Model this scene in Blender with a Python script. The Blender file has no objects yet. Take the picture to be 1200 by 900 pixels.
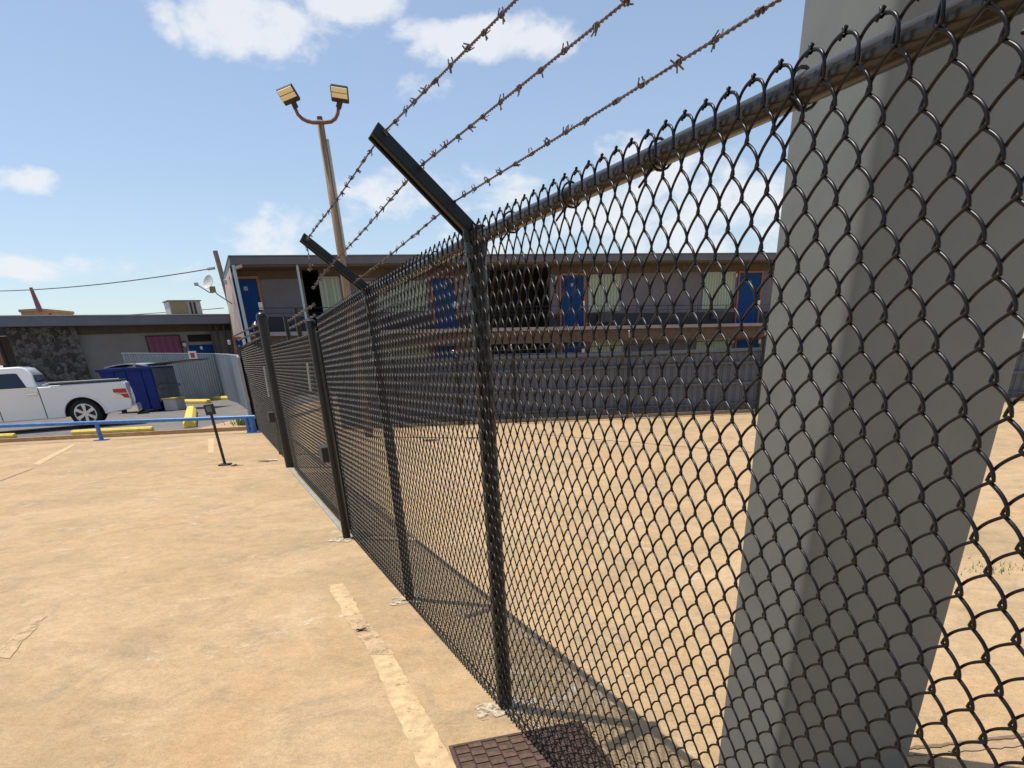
import bpy, math, random
import numpy as np
from mathutils import Vector, Matrix
random.seed(7)
C = bpy.context.scene
COL = C.collection
EYE = 1.6
F, CX, CY = 760.0, 600.0, 802.0
R = np.array([[0.9983278878705703, 0.057805088875339555, 0.0],
              [-0.02654094312432869, 0.4583777000766414, -0.8883611103658915],
              [-0.0513517929380957, 0.8868756709779351, 0.45914544274062036]])

# ------------------------------------------------------------------ survey helpers (measured sight lines -> metres)
def ray(x, y): return R @ np.array([x-CX, -(y-CY), -F])
def G(x, y, z=0.0):
    d = ray(x, y); t = (z-EYE)/d[2]; return (d[0]*t, d[1]*t, z)
def at(x, y, D):
    d = ray(x, y); t = D/d[1]; return (d[0]*t, D, EYE+d[2]*t)
def zof(p, x, y):
    d = ray(x, y); t = (p[0]*d[0]+p[1]*d[1])/(d[0]**2+d[1]**2); return EYE+t*d[2]
class Plane:
    """vertical plane through a (2D) with unit direction v; back normal w"""
    def __init__(s, a, v):
        s.a = np.array(a[:2], float); v = np.array(v[:2], float); s.v = v/np.linalg.norm(v)
        s.w = np.array([-s.v[1], s.v[0]])
    def hit(s, x, y, d=0.0):
        r = ray(x, y); o = s.a+s.w*d
        t = o.dot(s.w)/r[:2].dot(s.w); p = r*t
        return float((p[:2]-s.a).dot(s.v)), float(EYE+p[2])
    def P(s, a, z, d=0.0):
        q = s.a+s.v*a+s.w*d; return (float(q[0]), float(q[1]), float(z))

# ------------------------------------------------------------------ materials
def mat(name, col, rough=.6, metal=0.0, noise=0.0, nscale=8.0, bump=0.0, bscale=60.0, spec=None, stretch=None, col2=None, coat=0.0):
    m = bpy.data.materials.new(name); m.use_nodes = True
    nt = m.node_tree; n = nt.nodes; l = nt.links
    b = n['Principled BSDF']; b.inputs['Roughness'].default_value = rough; b.inputs['Metallic'].default_value = metal
    b.inputs['Base Color'].default_value = (*col, 1)
    if spec is not None: b.inputs['Specular IOR Level'].default_value = spec
    if coat: b.inputs['Coat Weight'].default_value = coat; b.inputs['Coat Roughness'].default_value = .08
    tc = n.new('ShaderNodeTexCoord'); mp = n.new('ShaderNodeMapping'); l.new(tc.outputs['Object'], mp.inputs['Vector'])
    if stretch: mp.inputs['Scale'].default_value = stretch
    if noise or col2:
        nz = n.new('ShaderNodeTexNoise'); nz.inputs['Scale'].default_value = nscale; nz.inputs['Detail'].default_value = 6; nz.inputs['Roughness'].default_value = .65
        l.new(mp.outputs[0], nz.inputs['Vector'])
        rp = n.new('ShaderNodeValToRGB'); rp.color_ramp.elements[0].position = .35; rp.color_ramp.elements[1].position = .68
        c2 = col2 if col2 else tuple(min(1, c*(1+noise)) for c in col)
        c1 = col if col2 else tuple(c*(1-noise) for c in col)
        rp.color_ramp.elements[0].color = (*c1, 1); rp.color_ramp.elements[1].color = (*c2, 1)
        l.new(nz.outputs['Fac'], rp.inputs['Fac']); l.new(rp.outputs['Color'], b.inputs['Base Color'])
    if bump:
        nb = n.new('ShaderNodeTexNoise'); nb.inputs['Scale'].default_value = bscale; nb.inputs['Detail'].default_value = 5
        l.new(mp.outputs[0], nb.inputs['Vector'])
        bp = n.new('ShaderNodeBump'); bp.inputs['Strength'].default_value = bump; bp.inputs['Distance'].default_value = .02
        l.new(nb.outputs['Fac'], bp.inputs['Height']); l.new(bp.outputs[0], b.inputs['Normal'])
    return m

def concrete_mat(name, cols, sx=(1, 1, 1), white=0.0):
    m = bpy.data.materials.new(name); m.use_nodes = True
    nt = m.node_tree; n = nt.nodes; l = nt.links; b = n['Principled BSDF']
    b.inputs['Roughness'].default_value = .9; b.inputs['Specular IOR Level'].default_value = .25
    tc = n.new('ShaderNodeTexCoord')
    def noise(scale, det, stretch=(1, 1, 1), rough=.6, rot=0, dist=0.0):
        mp = n.new('ShaderNodeMapping'); mp.inputs['Scale'].default_value = stretch; mp.inputs['Rotation'].default_value = (0, 0, rot)
        l.new(tc.outputs['Object'], mp.inputs['Vector'])
        z = n.new('ShaderNodeTexNoise'); z.inputs['Scale'].default_value = scale; z.inputs['Detail'].default_value = det
        z.inputs['Roughness'].default_value = rough; z.inputs['Distortion'].default_value = dist
        l.new(mp.outputs[0], z.inputs['Vector']); return z.outputs['Fac']
    def ramp(fac, p0, p1, c0=(0, 0, 0), c1=(1, 1, 1)):
        r = n.new('ShaderNodeValToRGB'); r.color_ramp.elements[0].position = p0; r.color_ramp.elements[1].position = p1
        r.color_ramp.elements[0].color = (*c0, 1); r.color_ramp.elements[1].color = (*c1, 1); l.new(fac, r.inputs['Fac']); return r.outputs['Color']
    def mix(fac, a, bb, mode='MIX'):
        x = n.new('ShaderNodeMix'); x.data_type = 'RGBA'; x.blend_type = mode
        if isinstance(fac, float): x.inputs['Factor'].default_value = fac
        else: l.new(fac, x.inputs['Factor'])
        for i, v in (('A', a), ('B', bb)):
            s = [q for q in x.inputs if q.name == i and q.type == 'RGBA'][0]
            if isinstance(v, tuple): s.default_value = (*v, 1)
            else: l.new(v, s)
        return [q for q in x.outputs if q.type == 'RGBA'][0]
    c = mix(ramp(noise(.55, 5, (1, 1, 1), .6, .2, .6), .38, .62), cols[0], cols[1])
    c = mix(ramp(noise(.7, 7, (.8, 1.0, 1), .72, -.05, .9), .42, .66), c, cols[2])          # long water stains
    c = mix(ramp(noise(2.2, 8, (1, 1, 1), .78, .1, .7), .50, .74), c, cols[3])           # grime
    if white:
        w = ramp(noise(3.0, 12, (.8, 1.1, 1), .84, .2, 1.2), .565, .65)
        area = ramp(noise(.55, 2, (1, 1, 1), .5, 1.3), .46, .6)
        ww = mix(1.0, w, area, 'MULTIPLY'); c = mix(ww, c, (white, white*.93, white*.78))
    c = mix(1.0, c, ramp(noise(7, 8, (1, 1, 1), .82, .3), .3, .75, (.76, .76, .75), (1.12, 1.12, 1.11)), 'MULTIPLY')
    c = mix(1.0, c, ramp(noise(150, 3, (1, 1, 1), .8), .3, .62, (.66, .65, .63), (1.10, 1.10, 1.09)), 'MULTIPLY')
    c = mix(1.0, c, ramp(noise(38, 6, (1, 1, 1), .85), .3, .55, (.76, .75, .73), (1.03, 1.03, 1.03)), 'MULTIPLY')
    l.new(c, b.inputs['Base Color'])
    bp = n.new('ShaderNodeBump'); bp.inputs['Strength'].default_value = .45; bp.inputs['Distance'].default_value = .006
    l.new(noise(90, 6, (1, 1, 1), .8), bp.inputs['Height']); l.new(bp.outputs[0], b.inputs['Normal'])
    return m

M = {}
M['ground'] = concrete_mat('tan_concrete', ((.565, .368, .195), (.47, .335, .185), (.62, .43, .25), (.34, .27, .175)), white=.74)
M['asphalt'] = concrete_mat('old_asphalt', ((.19, .18, .175), (.25, .225, .20), (.16, .155, .155), (.30, .26, .22)))
M['lip'] = mat('concrete_lip', (.42, .27, .14), .9, noise=.25, nscale=5, bump=.4)
M['vinyl'] = mat('black_vinyl_wire', (.0055, .0035, .0035), .34, spec=.30)
M['vinyl_gate'] = mat('black_vinyl_wire_sun_tint', (.034, .027, .017), .45, spec=.4)  # tan sun highlights of the gate mesh put into its base colour
M['rail'] = mat('black_rail_pipe', (.050, .044, .036), .25, metal=.45, noise=.12, nscale=14)
M['vinyl_far'] = mat('black_vinyl_wire_weathered', (.007, .0055, .0045), .32, spec=.42)
M['black'] = mat('black_pipe_paint', (.006, .006, .007), .32, spec=.4, noise=.3, nscale=30)
M['arm'] = mat('black_pressed_steel', (.005, .008, .011), .33, spec=.4, noise=.3, nscale=25)
M['galv'] = mat('rusting_barbed_wire', (.15, .125, .13), .5, metal=.35, col2=(.075, .055, .055), nscale=40)
M['column'] = mat('grey_column_paint', (.168, .176, .160), .5, noise=.09, nscale=3, bump=.04, bscale=25)
M['footing'] = mat('pale_cement', (.40, .30, .19), .95, col2=(.66, .56, .42), nscale=14, bump=.6, bscale=50)
M['paint'] = mat('worn_line_paint', (.46, .32, .17), .9, col2=(.70, .49, .26), nscale=14, bump=.3)
M['paint_faint'] = mat('faded_line_paint', (.42, .29, .16), .9, col2=(.60, .42, .23), nscale=12)
M['yellow'] = mat('yellow_kerb_paint', (.85, .62, .09), .7, col2=(.62, .45, .10), nscale=7, bump=.3)
M['blue_rail'] = mat('blue_rail_paint', (.035, .17, .46), .4, noise=.25, nscale=10)
M['white_car'] = mat('white_car_paint', (.80, .80, .80), .22, coat=.6, noise=.02, nscale=2)
M['glass'] = mat('dark_car_glass', (.012, .016, .03), .08, spec=.8)
M['rubber'] = mat('tyre_rubber', (.013, .013, .013), .8, bump=.3)
M['chrome'] = mat('bright_chrome', (.72, .72, .72), .18, metal=.9)
M['alloy'] = mat('alloy_wheel', (.62, .62, .63), .3, metal=.6)
M['dark'] = mat('dark_trim', (.02, .02, .02), .6)
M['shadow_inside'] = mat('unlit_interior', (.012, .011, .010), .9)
M['red'] = mat('red_lens', (.50, .015, .01), .2)
M['lens_white'] = mat('pale_lens', (.6, .45, .42), .2)
M['bin_blue'] = mat('dumpster_blue', (.001, .016, .145), .5, spec=.3, noise=.35, nscale=4, bump=.15, bscale=12)
M['bin_side_sheen'] = mat('dumpster_side_reflection', (.05, .07, .13), .35, col2=(.12, .12, .13), nscale=3)  # grey reflection on the blue side painted in as colour
M['lid'] = mat('black_plastic_lid', (.025, .025, .028), .45)
M['corr'] = mat('grey_corrugated', (.32, .345, .36), .45, metal=.2, noise=.12, nscale=2, stretch=(1, 1, .2))
M['slat'] = mat('dark_grey_cladding', (.092, .102, .122), .55, noise=.12, nscale=2)
M['slat_light'] = mat('dark_grey_cap', (.115, .135, .16), .5, noise=.1, nscale=2)
M['wall'] = mat('taupe_wall_paint', (.145, .142, .168), .85, noise=.1, nscale=1.5, bump=.1)
M['wing_wall'] = mat('mushroom_wall_paint', (.23, .21, .195), .85, noise=.08, nscale=1.5, bump=.1)
M['soffit'] = mat('brown_soffit', (.09, .065, .045), .8, noise=.2, nscale=2)
M['fascia'] = mat('slate_fascia', (.105, .105, .125), .55, noise=.08, nscale=2)
M['fascia_wing'] = mat('blue_grey_fascia', (.13, .135, .17), .5, noise=.08, nscale=2)
M['roofing'] = mat('roof_felt', (.30, .29, .28), .9, noise=.2, nscale=2)
M['door_blue'] = mat('blue_door_paint', (.0, .042, .18), .6, spec=.2, noise=.08, nscale=3)
M['orange'] = mat('terracotta_frame', (.30, .11, .05), .6, noise=.1, nscale=4)
M['winframe'] = mat('pale_window_frame', (.30, .32, .30), .4)
M['slab'] = mat('walkway_concrete', (.30, .265, .26), .8, noise=.15, nscale=3)
M['shaded_dado'] = mat('navy_dado_with_shade', (.018, .018, .03), .6, noise=.2, nscale=3)  # dark lower wall, its shadow mixed into the paint colour
M['brickish'] = None
M['trim_blue'] = mat('pale_blue_downpipe', (.36, .48, .52), .4)
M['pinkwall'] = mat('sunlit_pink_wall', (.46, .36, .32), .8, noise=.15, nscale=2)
M['wood'] = mat('weathered_timber', (.20, .135, .085), .85, col2=(.33, .25, .17), nscale=9, stretch=(6, 6, .35), bump=.4, bscale=20)
M['rustpipe'] = mat('rusted_bracket', (.15, .06, .045), .6, noise=.3, nscale=15)
M['led_body'] = mat('bronze_lamp_housing', (.018, .014, .014), .45)
M['led'] = mat('lens_ground_reflection', (.80, .74, .52), .4)  # yellow tint is the ground's reflection, painted into the lens colour
M['dish'] = mat('pale_dish', (.55, .53, .49), .5, noise=.1, nscale=8)
M['metal'] = mat('galvanised', (.38, .38, .38), .4, metal=.5, noise=.15, nscale=10)
M['coil'] = mat('dusty_coil_fins', (.20, .16, .09), .7, col2=(.36, .30, .19), nscale=22)
M['ac_grey'] = mat('grey_cabinet', (.42, .40, .38), .6, noise=.08, nscale=6)
M['wire'] = mat('black_cable', (.10, .10, .11), .6)
M['white'] = mat('white_enamel', (.75, .75, .72), .4)
M['redpaint'] = mat('red_paint', (.42, .05, .05), .5)
M['tanroof'] = mat('tan_distant_wall', (.42, .27, .14), .8, noise=.15, nscale=1)
M['grate'] = mat('brown_iron', (.115, .062, .038), .7, noise=.35, nscale=30, bump=.3)
M['grate_low'] = mat('brown_iron_low', (.085, .048, .030), .8, noise=.3, nscale=30, bump=.3)
M['gratehole'] = mat('grate_recess', (.035, .022, .02), .9)
M['leaf'] = mat('weed_green', (.09, .16, .03), .7)
M['dryleaf'] = mat('dry_leaf', (.06, .03, .02), .8)
M['crack'] = mat('joint_dirt', (.20, .13, .075), .95)
M['crack_pale'] = mat('joint_filler', (.42, .29, .17), .95, col2=(.33, .22, .12), nscale=8)
M['paper'] = mat('scrap_paper', (.7, .66, .6), .9)
M['kerb_grey'] = mat('bluish_gate_sill', (.30, .30, .27), .7, noise=.15, nscale=6)

def curtain(name, c1, c2, sc):
    m = bpy.data.materials.new(name); m.use_nodes = True; nt = m.node_tree; n = nt.nodes; l = nt.links; b = n['Principled BSDF']
    tc = n.new('ShaderNodeTexCoord'); w = n.new('ShaderNodeTexWave'); w.wave_type = 'BANDS'; w.bands_direction = 'X'
    w.inputs['Scale'].default_value = sc; w.inputs['Distortion'].default_value = 1.5; w.inputs['Detail'].default_value = 3
    l.new(tc.outputs['Object'], w.inputs['Vector']); r = n.new('ShaderNodeValToRGB'); r.color_ramp.elements[0].color = (*c1, 1); r.color_ramp.elements[1].color = (*c2, 1)
    l.new(w.outputs['Fac'], r.inputs['Fac']); l.new(r.outputs['Color'], b.inputs['Base Color']); b.inputs['Roughness'].default_value = .5
    b.inputs['Coat Weight'].default_value = .2; b.inputs['Coat Roughness'].default_value = .05
    return m
M['curtain_green'] = curtain('pale_green_curtain', (.20, .26, .19), (.36, .43, .33), 1.6)
M['curtain_purple'] = curtain('purple_curtain', (.10, .003, .045), (.20, .006, .085), 1.2)

def brick(name, c1, c2, mortar, scale, bw=.5, rh=.25, ms=.02):
    m = bpy.data.materials.new(name); m.use_nodes = True; nt = m.node_tree; n = nt.nodes; l = nt.links; b = n['Principled BSDF']
    tc = n.new('ShaderNodeTexCoord'); sx = n.new('ShaderNodeSeparateXYZ'); cb = n.new('ShaderNodeCombineXYZ'); l.new(tc.outputs['Object'], sx.inputs[0])
    ad = n.new('ShaderNodeMath'); l.new(sx.outputs['X'], ad.inputs[0]); l.new(sx.outputs['Y'], ad.inputs[1]); l.new(ad.outputs[0], cb.inputs['X']); l.new(sx.outputs['Z'], cb.inputs['Y'])
    t = n.new('ShaderNodeTexBrick'); t.inputs['Scale'].default_value = scale; t.inputs['Color1'].default_value = (*c1, 1); t.inputs['Color2'].default_value = (*c2, 1); t.inputs['Mortar'].default_value = (*mortar, 1)
    t.inputs['Mortar Size'].default_value = ms; t.inputs['Brick Width'].default_value = bw; t.inputs['Row Height'].default_value = rh
    l.new(cb.outputs[0], t.inputs['Vector']); l.new(t.outputs['Color'], b.inputs['Base Color']); b.inputs['Roughness'].default_value = .9
    return m
M['brickish'] = brick('brown_brick', (.09, .055, .035), (.14, .09, .06), (.13, .115, .10), 2.2)

def stone_mat():
    m = bpy.data.materials.new('rubble_stone'); m.use_nodes = True; nt = m.node_tree; n = nt.nodes; l = nt.links; b = n['Principled BSDF']
    tc = n.new('ShaderNodeTexCoord')
    v = n.new('ShaderNodeTexVoronoi'); v.feature = 'F1'; v.inputs['Scale'].default_value = 5.5; l.new(tc.outputs['Object'], v.inputs['Vector'])
    e = n.new('ShaderNodeTexVoronoi'); e.feature = 'DISTANCE_TO_EDGE'; e.inputs['Scale'].default_value = 5.5; l.new(tc.outputs['Object'], e.inputs['Vector'])
    bw = n.new('ShaderNodeRGBToBW'); l.new(v.outputs['Color'], bw.inputs[0])
    r = n.new('ShaderNodeValToRGB'); r.color_ramp.elements[0].color = (.055, .045, .04, 1); r.color_ramp.elements[1].color = (.15, .135, .12, 1); r.color_ramp.elements[0].position = .25; r.color_ramp.elements[1].position = .75
    l.new(bw.outputs[0], r.inputs['Fac'])
    k = n.new('ShaderNodeValToRGB'); k.color_ramp.elements[0].color = (.25, .22, .2, 1); k.color_ramp.elements[1].position = .06; l.new(e.outputs['Distance'], k.inputs['Fac'])
    x = n.new('ShaderNodeMix'); x.data_type = 'RGBA'; x.blend_type = 'MULTIPLY'; x.inputs['Factor'].default_value = 1
    A = [q for q in x.inputs if q.type == 'RGBA']; l.new(r.outputs['Color'], A[0]); l.new(k.outputs['Color'], A[1])
    l.new([q for q in x.outputs if q.type == 'RGBA'][0], b.inputs['Base Color']); b.inputs['Roughness'].default_value = .95
    bp = n.new('ShaderNodeBump'); bp.inputs['Strength'].default_value = 1; bp.inputs['Distance'].default_value = .08; l.new(e.outputs['Distance'], bp.inputs['Height']); l.new(bp.outputs[0], b.inputs['Normal'])
    return m
M['stone'] = stone_mat()

# ------------------------------------------------------------------ mesh helpers
class MB:
    def __init__(s): s.v = []; s.f = []
    def hexa(s, p):      # p: 8 points, bottom loop 0-3 ccw, top loop 4-7
        k = len(s.v); s.v += [tuple(map(float, q)) for q in p]
        for q in ((0, 3, 2, 1), (4, 5, 6, 7), (0, 1, 5, 4), (1, 2, 6, 5), (2, 3, 7, 6), (3, 0, 4, 7)): s.f.append(tuple(k+i for i in q))
        return s
    def box(s, c, d, M3=None):
        x, y, z = (q/2 for q in d)
        P = [Vector(q) for q in ((-x, -y, -z), (x, -y, -z), (x, y, -z), (-x, y, -z), (-x, -y, z), (x, -y, z), (x, y, z), (-x, y, z))]
        if M3 is not None: P = [M3 @ q for q in P]
        return s.hexa([q+Vector(c) for q in P])
    def slab(s, pl, a0, a1, z0, z1, d0, d1):   # box laid out on a Plane
        return s.hexa([pl.P(a0, z0, d0), pl.P(a1, z0, d0), pl.P(a1, z0, d1), pl.P(a0, z0, d1), pl.P(a0, z1, d0), pl.P(a1, z1, d0), pl.P(a1, z1, d1), pl.P(a0, z1, d1)])
    def slab2(s, pl, a0, a1, z0a, z0b, z1a, z1b, d0, d1):
        return s.hexa([pl.P(a0, z0a, d0), pl.P(a1, z0b, d0), pl.P(a1, z0b, d1), pl.P(a0, z0a, d1), pl.P(a0, z1a, d0), pl.P(a1, z1b, d0), pl.P(a1, z1b, d1), pl.P(a0, z1a, d1)])
    def tube(s, pts, r, n=8, cap=True):
        pts = [Vector(p) for p in pts]; k = len(s.v); rs = r if isinstance(r, (list, tuple)) else [r]*len(pts)
        t0 = (pts[1]-pts[0]).normalized(); up = Vector((0, 0, 1)) if abs(t0.z) < .9 else Vector((1, 0, 0)); nn = t0.cross(up).normalized()
        for i, p in enumerate(pts):
            t = (pts[min(i+1, len(pts)-1)]-pts[max(i-1, 0)]).normalized()
            nn = (nn-t*nn.dot(t)).normalized(); bb = t.cross(nn)
            for j in range(n):
                a = 2*math.pi*j/n; s.v.append(tuple(p+nn*(math.cos(a)*rs[i])+bb*(math.sin(a)*rs[i])))
        for i in range(len(pts)-1):
            for j in range(n): s.f.append((k+i*n+j, k+i*n+(j+1) % n, k+(i+1)*n+(j+1) % n, k+(i+1)*n+j))
        if cap: s.f.append(tuple(k+j for j in range(n))[::-1]); s.f.append(tuple(k+(len(pts)-1)*n+j for j in range(n)))
        return s
    def prism(s, prof, fn, d0, d1):   # prof list of 2D; fn(u,w,d)->3D
        k = len(s.v); n = len(prof)
        for d in (d0, d1):
            for u, w in prof: s.v.append(tuple(fn(u, w, d)))
        s.f.append(tuple(k+i for i in range(n))); s.f.append(tuple(k+n+i for i in range(n))[::-1])
        for i in range(n): s.f.append((k+i, k+n+i, k+n+(i+1) % n, k+(i+1) % n))
        return s
    def sphere(s, c, r, n=12, m=8, sc=(1, 1, 1)):
        k = len(s.v)
        for i in range(m+1):
            th = math.pi*i/m
            for j in range(n):
                ph = 2*math.pi*j/n; s.v.append((c[0]+r*sc[0]*math.sin(th)*math.cos(ph), c[1]+r*sc[1]*math.sin(th)*math.sin(ph), c[2]+r*sc[2]*math.cos(th)))
        for i in range(m):
            for j in range(n): s.f.append((k+i*n+j, k+(i+1)*n+j, k+(i+1)*n+(j+1) % n, k+i*n+(j+1) % n))
        return s
    def build(s, name, m, parent=None, bevel=0, smooth=False):
        me = bpy.data.meshes.new(name); base = Vector((0, 0, 0))
        me.from_pydata(s.v, [], s.f); me.materials.append(m); me.validate(); me.update()
        import bmesh
        bm = bmesh.new(); bm.from_mesh(me); bmesh.ops.remove_doubles(bm, verts=bm.verts, dist=1e-6) if len(s.v) < 3000 else None
        bmesh.ops.recalc_face_normals(bm, faces=bm.faces); bm.to_mesh(me); bm.free()
        o = bpy.data.objects.new(name, me); COL.objects.link(o)
        if parent is not None: o.parent = parent; o.matrix_parent_inverse = Matrix.Translation(parent.location).inverted()
        if bevel:
            b = o.modifiers.new('bevel', 'BEVEL'); b.width = bevel; b.segments = 2; b.limit_method = 'ANGLE'; b.angle_limit = math.radians(40)
        if smooth:
            for p in me.polygons: p.use_smooth = True
        return o
def smooth_angle(o, deg=40):
    me = o.data
    for p in me.polygons: p.use_smooth = True
    try: me.set_sharp_from_angle(angle=math.radians(deg))
    except Exception: pass
    return o
def tag(o, label=None, cat=None, group=None, kind=None):
    for k, v in (('label', label), ('category', cat), ('group', group), ('kind', kind)):
        if v: o[k] = v
    return o
def thing(name, label, cat, loc=(0, 0, 0), group=None):
    o = bpy.data.objects.new(name, None); COL.objects.link(o); o.location = loc; o.empty_display_size = .2
    return tag(o, label, cat, group)
def struct(mb, name, m): return tag(mb.build(name, m), kind='structure')

# ------------------------------------------------------------------ ground
g = MB(); g.v = [(-260, -60, 0), (260, -60, 0), (260, 420, 0), (-260, 420, 0)]; g.f = [(0, 1, 2, 3)]
struct(g, 'ground', M['ground'])
k0 = np.array(G(0, 519)[:2]); k1 = np.array(G(296, 504)[:2]); kd = (k1-k0)/np.linalg.norm(k1-k0)
KP = Plane(k0, kd)
LOT = .09
aR = float((k1-k0).dot(kd))
aS = KP.hit(232, 508)[0]
aT = KP.hit(228, 507)[0]
struct(MB().slab(KP, -60, aT, 0, LOT-.004, .12, 60), 'road', M['asphalt'])
struct(MB().slab(KP, aT, aR-.1, 0, LOT, .12, 26), 'pavement', M['ground'])
struct(MB().slab(KP, -60, aR-.1, 0, LOT+.006, 0, .116), 'kerb', M['lip'])

def quad_strip(name, m, pts, z=.004, th=.003):
    """flat sheet from ground polygon"""
    mb = MB(); k = len(pts)
    mb.v = [(p[0], p[1], z) for p in pts]; mb.f = [tuple(range(k))]
    return mb.build(name, m)
def worn_strip(name, pxL, pxR, n, jit, m, z=.004):
    """painted line between two edges, edges frayed"""
    mb = MB(); L0, L1 = [np.array(G(*p)[:2]) for p in pxL]; R0, R1 = [np.array(G(*p)[:2]) for p in pxR]
    for i in range(n+1):
        t = i/n; a = L0+(L1-L0)*t; b = R0+(R1-R0)*t; d = (b-a)/np.linalg.norm(b-a)
        a = a+d*random.uniform(-jit, jit); b = b+d*random.uniform(-jit, jit)
        mb.v += [(a[0], a[1], z), (b[0], b[1], z)]
    for i in range(n): mb.f.append((2*i, 2*i+1, 2*i+3, 2*i+2))
    return mb.build(name, m)
def wear(m, sc, lo, hi):
    nt = m.node_tree; n = nt.nodes; l = nt.links; b = n['Principled BSDF']; out = n['Material Output']
    z = n.new('ShaderNodeTexNoise'); z.inputs['Scale'].default_value = sc; z.inputs['Detail'].default_value = 12; z.inputs['Roughness'].default_value = .8
    tc = n.new('ShaderNodeTexCoord'); l.new(tc.outputs['Object'], z.inputs['Vector'])
    mr = n.new('ShaderNodeMapRange'); mr.inputs['From Min'].default_value = lo; mr.inputs['From Max'].default_value = hi; l.new(z.outputs['Fac'], mr.inputs['Value'])
    l.new(mr.outputs['Result'], b.inputs['Alpha'])
wear(M['paint'], 11, .33, .43); wear(M['paint_faint'], 9, .38, .50); wear(M['footing'], 14, .44, .52)
o = worn_strip('painted_line', ((385, 686), (403, 722)), ((403, 684), (429, 728)), 14, .012, M['paint']); tag(o, kind='structure')
o = worn_strip('painted_line', ((403, 722), (434, 768)), ((426, 722), (462, 768)), 12, .008, M['paint_faint'], z=.0055); tag(o, kind='structure')
o = worn_strip('painted_line', ((434, 768), (505, 930)), ((459, 765), (552, 930)), 30, .006, M['paint']); tag(o, kind='structure')
for a, b, m in ((((38, 544), (84, 521)), ((46, 545), (90, 521)), 'paint'), (((244, 531), (244, 514)), ((251, 531), (251, 514)), 'paint'),
                (((-10, 770), (42, 722)), ((10, 772), (55, 722)), 'paint_faint')):
    tag(worn_strip('painted_line', a, b, 12, .012, M[m]), kind='structure')
# joints and cracks in the concrete
def joint(pxs, w, m='crack', z=.005):
    mb = MB(); P = [np.array(G(*p)[:2]) for p in pxs]; pts = []
    for i in range(len(P)-1):
        for t in np.linspace(0, 1, 14, endpoint=False): pts.append(P[i]+(P[i+1]-P[i])*t+np.random.RandomState(int(t*100)+i).normal(0, w*.12, 2))
    pts.append(P[-1])
    for i, p in enumerate(pts):
        d = pts[min(i+1, len(pts)-1)]-pts[max(i-1, 0)]; d = d/np.linalg.norm(d); q = np.array([-d[1], d[0]])*w*random.uniform(.3, .7)
        mb.v += [(*(p-q), z), (*(p+q), z)]
    for i in range(len(pts)-1): mb.f.append((2*i, 2*i+1, 2*i+3, 2*i+2))
    tag(mb.build('ground_joint', M[m]), kind='structure')
joint([(-20, 572), (18, 557), (40, 549)], .02)
joint([(1060, 878), (1120, 872), (1230, 858)], .02)
joint([(1050, 885), (1120, 880), (1230, 868)], .03, 'crack_pale')
joint([(620, 508), (760, 520), (880, 530)], .05, 'crack_pale')
joint([(600, 497), (900, 484)], .10, 'crack_pale', .006)

# ------------------------------------------------------------------ the near chain link fence
f0 = np.array(G(585, 830)[:2]); f1 = np.array(G(412, 630)[:2])
FP = Plane(f0, f1-f0); U = FP.v
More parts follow.
